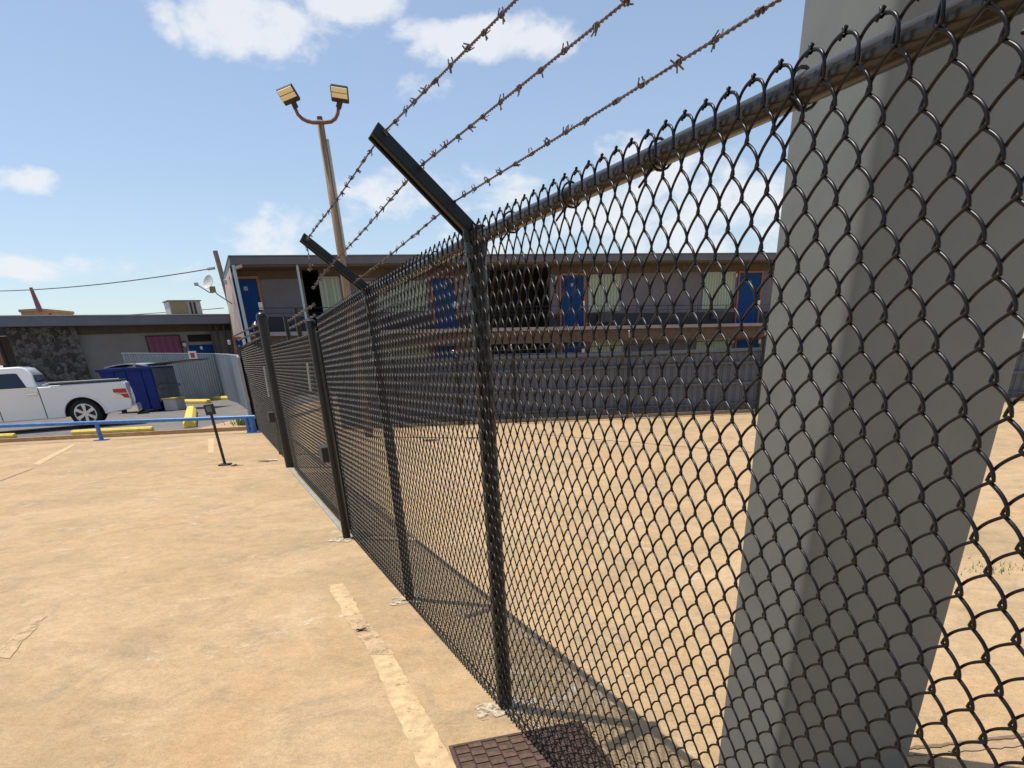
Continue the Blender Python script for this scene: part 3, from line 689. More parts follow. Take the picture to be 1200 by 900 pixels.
# corner post / downpipe and roof trim at the left end
MB().tube([MP.P(-.02, HR-.33, .02), MP.P(-.02, .0, .02)], .075, 10).build('downpipe', M['trim_blue'], motel)
MB().tube([MP.P(0, HR-.45, -.02), MP.P(.35, HR-.36, .0)], .07, 8).build('gutter_elbow', M['pinkwall'], motel)
a_, _ = MP.hit(353, 340, .1); MB().tube([MP.P(a_, zs(a_), .1), MP.P(a_, HR-.33, .1)], .06, 10).build('support_post', M['trim_blue'], motel)
a_, _ = MP.hit(646, 340, .1)
# sunlit return wall set back at the left end
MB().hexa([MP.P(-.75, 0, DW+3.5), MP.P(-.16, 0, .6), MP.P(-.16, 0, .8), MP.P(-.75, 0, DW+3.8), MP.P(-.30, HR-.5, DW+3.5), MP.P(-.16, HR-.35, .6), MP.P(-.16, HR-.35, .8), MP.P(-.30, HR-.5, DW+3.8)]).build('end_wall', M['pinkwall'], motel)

# ------------------------------------------------------------------ single storey wing at the left
wa = np.array(at(0, 371, 34)[:2]); wb = np.array(at(276, 369, 40.3)[:2]); WP = Plane(wa, wb-wa); LW = float(np.linalg.norm(wb-wa))
zr = lambda a: 4.05-.09*a/LW
wing = thing('low_building', 'single storey building with flat blue grey roof edge and a rubble stone end', 'building', WP.P(6, 0, 1))
DV = .9
def wrect(x0, y0, x1, y1, d=DV):
    ym = (y0+y1)/2; xm = (x0+x1)/2; return WP.hit(x0, ym, d)[0], WP.hit(x1, ym, d)[0], WP.hit(xm, y1, d)[1], WP.hit(xm, y0, d)[1]
MB().slab2(WP, -6, LW+.4, zr(-6)-.40, zr(LW)-.40, zr(-6), zr(LW), 0, 9).build('roof', M['fascia_wing'], wing, bevel=.02)
MB().slab2(WP, -6.05, LW+.42, zr(-6)+.003, zr(LW)+.003, zr(-6)+.05, zr(LW)+.05, -.04, 9.05).build('roof_edge', M['metal'], wing)
aS0 = WP.hit(10, 395, DV-.3)[0]; aS1 = WP.hit(92, 400, DV)[0]
MB().slab(WP, aS0, aS1, 0, 3.63, DV-.35, DV+.3).build('stone_wall', M['stone'], wing)
MB().slab(WP, aS1+.003, LW+.4, 0, 3.60, DV, DV+.25).build('wall', M['wing_wall'], wing)
MB().slab(WP, aS1+.003, LW+.4, 3.28, 3.62, DV-.05, DV-.003).build('wall_band', M['soffit'], wing)
MB().slab(WP, aS0, LW+.4, 0, 3.6, DV+7, DV+7.2).build('wall', M['wing_wall'], wing)
a0, a1, z0, z1 = wrect(174, 394, 212, 416); z0 = z1-1.25
f = MB(); t = .05; f.slab(WP, a0-t, a0, z0-t, z1+t, DV-.06, DV-.002); f.slab(WP, a1, a1+t, z0-t, z1+t, DV-.06, DV-.002); f.slab(WP, a0, a1, z1, z1+t, DV-.06, DV-.002); f.slab(WP, a0, a1, z0-t, z0, DV-.06, DV-.002)
fo = f.build('window', M['dark'], wing); MB().slab(WP, a0+.002, a1-.002, z0+.002, z1-.002, DV-.03, DV-.006).build('pane', M['curtain_purple'], fo)
a0, a1, z0, z1 = wrect(220, 392, 249, 400); MB().slab(WP, a0, a1, z0, z1, DV-.03, DV-.003).build('transom', M['shadow_inside'], wing)
a0, a1, z0, z1 = wrect(222, 404, 251, 420); d_ = MB().slab(WP, a0, a1, .1, z1, DV-.05, DV-.003).build('door', M['door_blue'], wing)
f = MB(); f.slab(WP, a0-.1, a0-.004, .1, z1+.12, DV-.08, DV-.003); f.slab(WP, a1+.004, a1+.1, .1, z1+.12, DV-.08, DV-.003); f.slab(WP, a0, a1, z1+.004, z1+.12, DV-.08, DV-.003); f.build('door_frame', M['wing_wall'], d_)
am = (a0+a1)/2; MB().slab(WP, am-.06, am+.06, z1-.22, z1-.08, DV-.06, DV-.052).build('door_sign', M['white'], d_)
a, z = WP.hit(216, 404, DV-.1); wl = thing('wall_lamp', 'round globe lamp on the wall beside the blue door of the low building', 'lamp', WP.P(a, z, DV-.12))
MB().sphere(WP.P(a, z, DV-.14), .12).build('globe', M['dish'], wl, smooth=True); MB().box(WP.P(a, z+.1, DV-.05), (.14, .12, .14)).build('bracket', M['dark'], wl)
for x in (252, 259, 268):
    a = WP.hit(x, 410, DV-.3)[0]; MB().tube([WP.P(a, 0, DV-.3), WP.P(a, 3.6, DV-.3)], .06, 8).build('pipe', M['soffit'], wing)
# canopy posts at far left
for x, w_ in ((3, .1),):
    p = Vector(at(3, 410, 34.5)); MB().tube([(p.x, p.y, 0), (p.x-.05, p.y, 3.62)], .09, 8).build('canopy_post', M['dark'], wing)
# air conditioner on the roof
a0, z0 = WP.hit(201, 369, 1.2); a1, z1 = WP.hit(238, 368, 1.2)
zb = zr(a0)+.055
ac = thing('rooftop_air_conditioner', 'boxy air conditioner with dusty fins standing on the low roof edge', 'air conditioner', WP.P(a0, zb, 1.2))
zt_ = max(zof(WP.P(a0, 0, 1.2), 199, 353), zb+.5)
MB().slab(WP, a0, a1, zb, zt_, 1.2, 2.2).build('cabinet', M['ac_grey'], ac, bevel=.02)
w = a1-a0
MB().slab(WP, a0+.05, a0+w*.56, zb+.05, zt_-.05, 1.17, 1.195).build('coil', M['coil'], ac)
MB().slab(WP, a0+w*.64, a0+w*.70, zb+.04, zt_-.05, 1.17, 1.195).build('louvre', M['dark'], ac)
MB().slab(WP, a0+w*.76, a0+w*.82, zb+.04, zt_-.05, 1.17, 1.195).build('louvre', M['dark'], ac)
MB().slab(WP, a0-.06, a1+.05, zt_+.003, zt_+.05, 1.15, 2.25).build('lid', M['coil'], ac)

# ------------------------------------------------------------------ satellite dish
dc = Vector(at(245, 331, 36.5)); 
dish = thing('satellite_dish', 'small pale satellite dish on a bent mast at the motel corner', 'satellite dish', tuple(dc))
nrm = Vector((-.35, -.80, .42)).normalized(); q = nrm.to_track_quat('Z', 'Y').to_matrix()
mb = MB(); nr, na = 6, 24; 
for sgn, off in ((1, 0), (1, -.02)):
    k = len(mb.v)
    for i in range(nr+1):
        rr = .31*i/nr
        for j in range(na):
            a = 2*math.pi*j/na; mb.v.append(tuple(dc+q @ Vector((rr*math.cos(a)*.9, rr*math.sin(a), .75*rr*rr+off))))
    for i in range(nr):
        for j in range(na): mb.f.append((k+i*na+j, k+i*na+(j+1) % na, k+(i+1)*na+(j+1) % na, k+(i+1)*na+j))
smooth_angle(mb.build('reflector', M['dish'], dish), 60)
hd = Vector(at(230, 333, 36.0)); lo = dc+Vector((.05, .1, -.42))
MB().tube([lo, lo+Vector((-.15, -.1, .02)), hd], .025, 6).build('feed_arm', M['metal'], dish)
MB().box(hd, (.17, .14, .13)).build('feed_horn', M['metal'], dish, bevel=.02)
MB().box(dc+Vector((.05, .12, -.28)), (.26, .14, .26)).build('bracket', M['coil'], dish, bevel=.02)
MB().tube([dc+Vector((.05, .15, -.25)), Vector(at(255, 345, 36.8)), Vector(at(272, 356, 37.2))], .03, 8).build('mast', M['metal'], dish)

# ------------------------------------------------------------------ timber utility pole with service wires
up_ = Vector(at(257, 312, 44)); tpp = Vector(at(252, 294, 44)); 
ut = thing('utility_pole', 'weathered timber utility pole leaning behind the left corner of the motel', 'utility pole', (up_.x+.6, 44, 0))
d = (up_-tpp); k = tpp.z/(-d.z)
MB().tube([tpp+d*k, tpp], [.17, .13], 10).build('pole', M['wood'], ut)
MB().tube([Vector(at(252, 314, 43.6)), Vector(at(243, 315.5, 43.4))], .07, 6).build('insulator', M['metal'], ut)
def cable(A, B, sag, r, label):
    A, B = Vector(A), Vector(B); pts = [A.lerp(B, t)+Vector((0, 0, -sag*4*t*(1-t))) for t in np.linspace(0, 1, 20)]
    return tag(MB().tube(pts, r, 5).build('overhead_cable', M['wire']), label, 'cable')
cable(at(243, 315.5, 43.4), at(-60, 341, 60), .35, .028, 'upper overhead cable crossing the sky towards the utility pole')
cable(at(262, 361, 45), at(-60, 374, 62), .2, .020, 'lower thin overhead cable just above the flat roof of the low building')

# ------------------------------------------------------------------ distant things over the low roof
bA = thing('distant_building', 'tan low building seen far away over the left roof edge', 'building', at(35, 372, 80))
p0 = Vector(at(24, 366, 80)); p1 = Vector(at(48, 366, 80))
MB().hexa([(p0.x, 80, 0), (p1.x, 80, 0), (p1.x, 86, 0), (p0.x, 86, 0), (p0.x, 80, p0.z), (p1.x, 80, p0.z), (p1.x, 86, p0.z), (p0.x, 86, p0.z)]).build('wall', M['tanroof'], bA)
MB().hexa([(p0.x-.1, 79.9, p0.z+.004), (p1.x+.1, 79.9, p0.z+.004), (p1.x+.1, 86.1, p0.z+.004), (p0.x-.1, 86.1, p0.z+.004), (p0.x-.1, 79.9, p0.z+.25), (p1.x+.1, 79.9, p0.z+.25), (p1.x+.1, 86.1, p0.z+.25), (p0.x-.1, 86.1, p0.z+.25)]).build('roof', M['tanroof'], bA)
bp_ = thing('banded_mast', 'slanting red and white banded mast sticking up far behind the low roof', 'mast', at(48, 366, 78))
A = Vector(at(48, 367, 78)); B = Vector(at(36, 337, 78)); d = (B-A)
for i in range(7): MB().tube([A+d*(i/7), A+d*((i+1)/7)], [.30-.02*i, .28-.02*i], 10).build('band', M['fascia_wing' if i in (1, 3, 5) else 'redpaint'], bp_)
MB().tube([A, (A.x+2.5, A.y, 0)], [.42, .5], 10).build('foot', M['tanroof'], bp_)
for i, (x, y) in enumerate(((52, 364), (60, 367), (66, 369))):
    A = Vector(at(x, 372, 79)); B = Vector(at(x, y, 79))
    tag(MB().tube([(A.x, A.y, 0), (A.x, A.y, B.z)], [.5-.1*i, .15], 8).build('roof_vent', M[('tanroof', 'redpaint', 'fascia_wing')[i]]), ('tan tapering vent beside the banded mast far behind the low roof', 'small red vent right of the tan vent far behind the low roof', 'smallest bluish vent at the right of the distant group behind the low roof')[i], 'vent')
sg = thing('orange_sign', 'orange sign board seen under the canopy at the left edge', 'sign', at(2, 420, 46))
A = Vector(at(-6, 411, 46)); B = Vector(at(5, 428, 46)); MB().box(((A.x+B.x)/2, 46, (A.z+B.z)/2), (B.x-A.x, .15, A.z-B.z)).build('board', M['orange'], sg)
MB().tube([((A.x+B.x)/2, 46.2, 0), ((A.x+B.x)/2, 46.2, A.z)], .1, 8).build('leg', M['dark'], sg)

# ------------------------------------------------------------------ corrugated light grey fence
cpts = [(Vector(at(150, 440, 32.9)), 413.2), (Vector(at(214, 440, 35.0)), 413.5), (Vector(at(258, 440, 36.2)), 414), (Vector(at(272, 440, 31.5)), 414.6), (Vector(at(284, 440, 25.5)), 416), (Vector(G(297, 505)), 419.5)]
cf = thing('corrugated_fence', 'light grey corrugated metal fence curving from the dumpster to the gate', 'fence', tuple(G(297, 505)))
pxs = [150, 214, 258, 272, 284, 276]
heights = []
for (p, y), x in zip(cpts, pxs): heights.append(zof(p, x, y))
mb = MB(); k0_ = 0
for i in range(len(cpts)-1):
    A, B = cpts[i][0], cpts[i+1][0]; A = Vector((A.x, A.y)); B = Vector((B.x, B.y)); L = (B-A).length; n = max(2, int(L/.03)); d = (B-A)/L; nn = Vector((-d.y, d.x))
    for j in range(n+(1 if i == len(cpts)-2 else 0)):
        t = j/n; p = A.lerp(B, t)+nn*(.022*math.sin(j*math.pi/2+.4)); h = heights[i]+(heights[i+1]-heights[i])*t
        mb.v += [(p.x, p.y, .03), (p.x, p.y, h)]
nn_ = len(mb.v)//2
for j in range(nn_-1): mb.f.append((2*j, 2*j+2, 2*j+3, 2*j+1))
po = mb.build('panel', M['corr'], cf); sm = po.modifiers.new('solid', 'SOLIDIFY'); sm.thickness = .006
rail_pts = [(p.x, p.y, h-.02) for (p, _), h in zip(cpts, heights)]
for i in range(len(rail_pts)-1):
    A, B = Vector(rail_pts[i]), Vector(rail_pts[i+1]); MB().tube([A, B], .035, 6).build('rail', M['corr'], cf)
    MB().tube([(B.x, B.y, 0), (B.x, B.y, B.z)], .045, 8).build('post', M['corr'], cf)
a = Vector(at(226, 417, 34.9)); ns = thing('notice_sign', 'small white notice with a red square fixed to the corrugated fence top', 'sign', tuple(a))
MB().box(a, (.38, .02, .40)).build('plate', M['white'], ns); MB().box(a+Vector((0, -.014, .02)), (.20, .006, .20)).build('red_square', M['red'], ns)

# ------------------------------------------------------------------ blue rail and wheel stops
br = thing('blue_barrier_rail', 'low blue pipe rail standing along the edge of the concrete before the pickup', 'barrier', tuple(G(119, 516)))
BRP = Plane(G(119, 516), np.array(G(298, 507)[:2])-np.array(G(119, 516)[:2]))
def brz(x, y): return BRP.hit(x, y)
aA, zA = brz(-60, 501.5); aB, zB = brz(299, 488.5)
smooth_angle(MB().tube([BRP.P(aA, zA), BRP.P(aB, zB)], .045, 12).build('rail', M['blue_rail'], br))
for x, y in ((119, 515), (298, 506), (-45, 524)):
    a, z = brz(x, y); zt = zA+(zB-zA)*(a-aA)/(aB-aA)
    MB().tube([BRP.P(a, 0), BRP.P(a, zt)], .055 if x < 200 else .07, 10).build('leg', M['blue_rail'], br)
    MB().slab(BRP, a-.16, a+.16, 0, .02, -.12, .12).build('foot_plate', M['blue_rail'], br)
a, z = brz(291, 490); MB().tube([BRP.P(a-.05, 0, -.02), BRP.P(a-.05, zB, -.02)], .05, 10).build('leg', M['blue_rail'], br)
def stop(p0, p1, lab, w=.17, h=.13, base=LOT):
    A = Vector(p0); B = Vector(p1); d = (B-A).normalized(); s = Vector((-d.y, d.x, 0)); A.z = B.z = base+.002
    prof = [(-w/2, 0), (w/2, 0), (w/2, h*.55), (w*.28, h), (-w*.28, h), (-w/2, h*.55)]
    mb = MB(); k = len(mb.v); n = 6; cuts = [0, .02, .98, 1]
    for t in cuts:
        kk = .86 if t in (0, 1) else 1.0
        for u, v in prof: mb.v.append(tuple(A.lerp(B, t)+s*u*kk+Vector((0, 0, v*kk))))
    for i in range(3):
        for j in range(n): mb.f.append((k+i*n+j, k+i*n+(j+1) % n, k+(i+1)*n+(j+1) % n, k+(i+1)*n+j))
    mb.f.append(tuple(range(n))[::-1]); mb.f.append(tuple(3*n+j for j in range(n)))
    return tag(mb.build('wheel_stop', M['yellow'], None, bevel=.01), lab, 'wheel stop', 'yellow concrete wheel stops')
stop(G(87, 513), G(181, 508.5), 'yellow wheel stop lying along the kerb edge behind the blue rail leg', h=.11)
stop(G(-70, 520), G(20, 516.5), 'yellow wheel stop cut by the left edge of the view under the pickup', h=.11)
stop(G(224, 505), G(226, 486), 'broken yellow wheel stop pointing away behind the blue rail', w=.34, h=.22)
stop(G(207, 475), G(246, 475), 'yellow wheel stop just right of the dumpster foot', w=.3, h=.17)
stop(G(221, 471), G(272, 470.5), 'farthest yellow wheel stop against the corrugated fence', w=.3, h=.16)

# ------------------------------------------------------------------ small black sign post
sp = Vector(G(264, 545)); tp_z = zof(sp, 247, 488)
st = thing('sign_stake', 'thin black post with a small square head standing alone on the concrete', 'post', tuple(sp))
lean = Vector((-.03, 0, 0))
MB().tube([sp, (sp.x-.03, sp.y, .88)], .027, 8).build('post', M['dark'], st)
MB().box((sp.x, sp.y, .012), (.19, .19, .024)).build('base_plate', M['dark'], st, bevel=.004)
MB().box((sp.x-.03, sp.y-.01, .93), (.17, .05, .17), Matrix.Rotation(-.08, 3, 'Y')).build('head', M['dark'], st, bevel=.01)
MB().box((sp.x-.03, sp.y-.038, .94), (.09, .004, .09), Matrix.Rotation(-.08, 3, 'Y')).build('face', M['slat_light'], st)

# ------------------------------------------------------------------ twin floodlight on a timber pole
lb = Vector(G(433, 512)); lt = Vector(at(375, 141, lb.y-.3)); lb2 = lb
lp = thing('floodlight_pole', 'tall weathered timber pole carrying two square floodlights on a curved bracket', 'light pole', tuple(lb))
MB().tube([lb, lb.lerp(lt, .5), lt], [.095, .078, .062], 12).build('pole', M['wood'], lp, smooth=True)
pc = Vector(at(379, 152, lt.y)); MB().tube([lt, lt+Vector((0, 0, .05))], .05, 8).build('cap', M['rustpipe'], lp)
pk = lt.lerp(lb, .03)
MB().tube([lb.lerp(lt, .62)+Vector((.10, -.02, 0)), lt.lerp(lb, .05)+Vector((.09, -.02, 0))], .022, 6).build('conduit', M['metal'], lp)
YL = lt.y-.1
pts = [Vector(at(*p, YL)) for p in ((346, 127), (349, 134), (354, 139), (360, 142), (367, 143.5), (380, 143.5), (388, 142.5), (393, 139), (396, 133), (396.5, 127))]
smooth_angle(MB().tube(pts, .03, 10).build('bracket', M['rustpipe'], lp), 60)
def head(c_px, hinge_px, yaw, lab, roll):
    # housing pitched so that its lens looks down and out towards the viewer
    c = Vector(at(*c_px, YL-.15)); hg = Vector(at(*hinge_px, YL))
    Rm = Matrix.Rotation(math.radians(roll), 3, 'Y') @ Matrix.Rotation(math.radians(yaw), 3, 'Z') @ Matrix.Rotation(math.radians(60), 3, 'X')
    h = MB().box(c, (.31, .06, .30), Rm).build('lamp_head', M['led_body'], lp, bevel=.02)
    for dz in (.0, .105): MB().box(c+Rm @ Vector((0, -.040, dz+.01)), (.27, .012, .088), Rm).build('lens', M['led'], h)
    MB().tube([hg, c+Rm @ Vector((0, .02, -.14))], .05, 8).build('knuckle', M['dark'], lp)
head((338, 111), (347, 127), -8, '', -12); head((398, 110), (396.5, 127), 6, '', 8)

# ------------------------------------------------------------------ dumpster
DP = Plane(G(190, 482, LOT), (1, -.10)); dh = 1.60
aw = DP.hit(112, 470)[0]
db = thing('dumpster', 'dark blue steel dumpster with a black lid propped open beside the pickup tail', 'dumpster', DP.P(-1.4, LOT, .5))
x0, x1 = DP.hit(115, 436)[0], -.18
bodyp = [(x0+.35, LOT+.08), (0, LOT+.08), (-.12, LOT+dh), (x0-.0, LOT+dh)]
mb = MB(); D2 = 1.7
mb.hexa([DP.P(x0+.25, LOT+.08, 0), DP.P(0, LOT+.08, 0), DP.P(0, LOT+.08, D2-.2), DP.P(x0+.25, LOT+.08, D2-.2), DP.P(x0, LOT+dh, -.03), DP.P(0, LOT+dh, -.03), DP.P(0, LOT+dh, D2), DP.P(x0, LOT+dh, D2)])
mb.build('body', M['bin_blue'], db, bevel=.02)
MB().slab(DP, x0-.06, .05, LOT+dh-.09, LOT+dh+.02, -.09, -.032).build('rim', M['bin_blue'], db, bevel=.01)
MB().slab(DP, .003, .05, LOT+.35, LOT+dh-.05, .05, D2-.1).build('side_panel', M['bin_side_sheen'], db)
MB().slab(DP, .003, .16, LOT+.85, LOT+.95, .1, D2-.1).build('fork_pocket', M['bin_side_sheen'], db)
for xx in (x0+.6, (x0)/2, -.45): MB().slab(DP, xx-.04, xx+.04, LOT+.1, LOT+dh-.1, -.055, -.005).build('rib', M['bin_blue'], db)
for xx in (x0+.5, -.3): MB().slab(DP, xx-.1, xx+.1, LOT, LOT+.08, .1, D2-.3).build('skid', M['dark'], db)
mb = MB(); n = 10
for j in range(n):
    u0 = x0+.15+(-x0-.4)*j/n; u1 = x0+.15+(-x0-.4)*(j+1)/n; h0 = .10*math.sin(math.pi*j/n)+.03; h1 = .10*math.sin(math.pi*(j+1)/n)+.03
    mb.slab2(DP, u0, u1, LOT+dh+h0-.03+.03, LOT+dh+h1-.03+.03, LOT+dh+h0+.04, LOT+dh+h1+.04, .2, D2)
mb.build('lid', M['metal'], db)
MB().slab2(DP, -.9, 1.55, LOT+dh+.03, LOT+dh+.16, LOT+dh+.09, LOT+dh+.20, .35, D2+.1).build('lid', M['lid'], db, bevel=.01)
MB().tube([DP.P(-.75, LOT+dh+.02, .25), DP.P(-.75, LOT+dh+.16, .25)], .06, 8).build('hinge', M['metal'], db)
cb = thing('storage_crate', 'small pale crate standing on the ground against the right side of the dumpster', 'crate', DP.P(.35, LOT, .5))
MB().slab(DP, .08, .62, LOT, LOT+.42, .1, .8).build('body', M['ac_grey'], cb, bevel=.02); MB().slab(DP, .05, .65, LOT+.423, LOT+.47, .07, .83).build('lid', M['yellow'], cb, bevel=.01)

# ------------------------------------------------------------------ pickup truck
TP = Plane(G(103, 501.5, LOT), (1, .42)); TW = 2.0
tk = thing('pickup_truck', 'white crew cab pickup truck parked side on behind the blue rail', 'pickup truck', TP.P(-2, LOT, 1))
def tx(x, y): return TP.hit(x, y)
aT_, _ = tx(157, 480); wx, _ = tx(101, 487)
def zt(y, x=80): return TP.hit(x, y)[1]
zroof = zt(429.5, 25); zbelt = zt(455, 25); zbed = zt(449.5, 100); zsill = zt(491, 60); zbump = zt(483, 150)
WR = .405; EX = 1.06
ax = lambda x: tx(x, 460)[0]
def arch(cx, r, n=12):
    return [(cx+EX*r*math.cos(math.pi*k/n), LOT+WR-.03+r*.98*math.sin(math.pi*k/n)) for k in range(n+1)]
cabr = ax(47); L0 = aT_-6.9; fwx = wx-4.15
low = []
body = [(aT_-.05, zsill+.13), (aT_, zsill+.35), (aT_-.02, zbed-.25), (aT_-.10, zbed), (cabr+.02, zbed-.02)]
body += [(L0+1.9, zbed-.03), (L0+.5, zbed-.10), (L0+.12, zbed-.22), (L0, zbed-.55), (L0+.02, zsill+.1), (fwx-EX*.52, zsill)]
body += arch(fwx, .50)[::-1]
body += [(fwx+EX*.52, zsill), (wx-EX*.53, zsill)]
body += arch(wx, .51)[::-1]
body += [(wx+EX*.53, zsill+.02)]
mb = MB(); mb.prism(body, lambda u, w, d: TP.P(u, w, d), 0.0, .14); mb.prism(body, lambda u, w, d: TP.P(u, w, d), TW-.14, TW)
bo = mb.build('body', M['white_car'], tk, bevel=.03); smooth_angle(bo, 35)
inn = MB(); inn.slab(TP, L0+.3, cabr, zsill+.1, zbed-.12, .15, TW-.15); inn.slab(TP, cabr, aT_-.1, zsill+.25, zbed-.55, .15, TW-.15); inn.build('chassis', M['dark'], tk)
MB().slab(TP, aT_-.14, aT_-.04, zsill+.2, zbed-.04, .145, TW-.145).build('tailgate', M['white_car'], tk, bevel=.02)
hood = MB(); hood.slab(TP, L0+.25, L0+1.9, zbed-.16, zbed-.09, .142, TW-.142); hood.build('hood', M['white_car'], tk, bevel=.03)
# cab with tumblehome
def cabp(u, w, d): 
    k = (w-zbed)/(zroof-zbed); ins = .20*max(0, k)
    return TP.P(u, w, d+(ins if d < TW/2 else -ins))
uR = ax(37.5); uW = ax(42)
cab = [(cabr-.02, zbed-.03), (cabr-.05, zbed+.10), (uW+.04, zroof-.22), (uR, zroof-.04), (uR-.15, zroof), (L0+3.1, zroof-.01), (L0+2.85, zroof-.04), (L0+1.85, zbed+.02), (L0+1.8, zbed-.05)]
mb = MB(); k = len(cab)
for d in (0.0, TW):
    for u, w in cab: mb.v.append(cabp(u, w, d))
mb.f = [tuple(range(k)), tuple(range(k, 2*k))[::-1]]+[(i, k+i, k+(i+1) % k, (i+1) % k) for i in range(k)]
co = mb.build('cab', M['white_car'], tk, bevel=.05); smooth_angle(co, 35)
# windows
def cabquad(pts, name, m, d=-.006, par=co, th=.01):
    mb = MB(); n = len(pts)
    for dd in (d, d+th):
        for u, w in pts: mb.v.append(cabp(u, w, dd))
    mb.f = [tuple(range(n)), tuple(range(n, 2*n))[::-1]]+[(i, n+i, n+(i+1) % n, (i+1) % n) for i in range(n)]
    return mb.build(name, m, par)
zw1 = zt(437.5, 20); zw0 = zt(455, 20)
cabquad([(ax(33.5), zw0+.0), (ax(26.5), zw1-.02), (ax(24), zw1), (ax(-8), zw1), (ax(-8), zw0)], 'window', M['glass'])
cabquad([(ax(-11), zw0), (ax(-11), zw1), (L0+3.2, zw1-.02), (L0+2.35, zw0)], 'window', M['glass'])
cabquad([(ax(34.5), zw0-.035), (ax(34.5), zw0-.008), (L0+2.1, zw0-.008), (L0+2.1, zw0-.035)], 'window_trim', M['chrome'])
# rear window of the cab
mb = MB(); rw = [(cabr-.035, zbed+.12), (uW+.05, zroof-.24)]
mb.hexa([cabp(rw[0][0]+.0, rw[0][1], .18), cabp(rw[0][0]+.03, rw[0][1], .18), cabp(rw[0][0]+.03, rw[0][1], TW-.18), cabp(rw[0][0], rw[0][1], TW-.18),
         cabp(rw[1][0], rw[1][1], .14), cabp(rw[1][0]+.03, rw[1][1], .14), cabp(rw[1][0]+.03, rw[1][1], TW-.14), cabp(rw[1][0], rw[1][1], TW-.14)]); mb.build('rear_window', M['glass'], co)
# seams, doors, handles
for x in (45.5, -9): 
    u = ax(x); MB().hexa([TP.P(u-.012, zsill+.03, -.004), TP.P(u+.012, zsill+.03, -.004), TP.P(u+.012, zsill+.03, .02), TP.P(u-.012, zsill+.03, .02), TP.P(u-.012, zbed-.04, -.004), TP.P(u+.012, zbed-.04, -.004), TP.P(u+.012, zbed-.04, .02), TP.P(u-.012, zbed-.04, .02)]).build('panel_gap', M['dark'], bo)
u = ax(37); zh = zt(462, 37); MB().slab(TP, u-.14, u+.14, zh-.03, zh+.03, -.05, -.006).build('door_handle', M['chrome'], bo, bevel=.01)
u = ax(-16); MB().slab(TP, u-.14, u+.14, zh-.03, zh+.03, -.05, -.006).build('door_handle', M['chrome'], bo, bevel=.01)
# wheel arch lips
for cx_ in (wx, fwx):
    mb = MB(); pts = arch(cx_, .535, 20); mb.tube([TP.P(u, w, -.012) for u, w in pts], .028, 8); smooth_angle(mb.build('arch_lip', M['white_car'], bo), 60)
    MB().slab(TP, cx_-.62, cx_+.62, LOT+.35, LOT+WR+.47, .15, .45).build('wheel_well', M['shadow_inside'], bo)
# bed rail caps
MB().slab(TP, ax(60), ax(146), zbed+.0, zbed+.055, .02, .13).build('bed_rail', M['dark'], bo, bevel=.012)
MB().slab(TP, ax(60), ax(146), zbed+.0, zbed+.055, TW-.13, TW-.02).build('bed_rail', M['dark'], bo, bevel=.012)
MB().tube([TP.P(ax(52), zbed+.02, .08), TP.P(ax(62), zbed+.07, .08), TP.P(ax(144), zbed+.07, .08)], .022, 8).build('side_bar', M['metal'], bo)
# tail lamps
for dd, n_ in ((-.012, 0), (TW-.03, 1)):
    u0, u1 = ax(133), ax(149.5); zt1, zt0 = zt(455.5, 140), zt(467, 140)
    prof = [(u0, zt1), (u1-.02, zt1+.0), (u1+.02, zt0), (u1-.12, zt0+.02), (u0+.14, zt0+.17), (u0, zt1-.10)]
    q = MB().prism(prof, lambda u, w, d: TP.P(u, w, d), dd, dd+.04).build('tail_light', M['red'], tk)
    zmid = (zt1+zt0)/2-.0; MB().slab(TP, u0+.08, u1-.0, zmid-.012, zmid+.022, dd-.006 if n_ == 0 else dd+.041, dd-.001 if n_ == 0 else dd+.046).build('lens_strip', M['lens_white'], q)
# bumper and hitch
bu0 = ax(142); MB().slab(TP, bu0, aT_+.13, zbump-.02, zbump+.18, .05, TW-.05).build('rear_bumper', M['chrome'], tk, bevel=.03)
MB().slab(TP, aT_+.0, aT_+.35, zbump-.13, zbump-.06, TW/2-.04, TW/2+.04).build('tow_hitch', M['dark'], tk)
MB().slab(TP, L0-.12, L0+.2, zbump-.05, zbump+.22, .03, TW-.03).build('front_bumper', M['chrome'], tk, bevel=.03)
for dd in (.05, TW-.35): MB().slab(TP, L0-.01, L0+.1, zbed-.55, zbed-.3, dd, dd+.3).build('headlight', M['lens_white'], tk, bevel=.02)
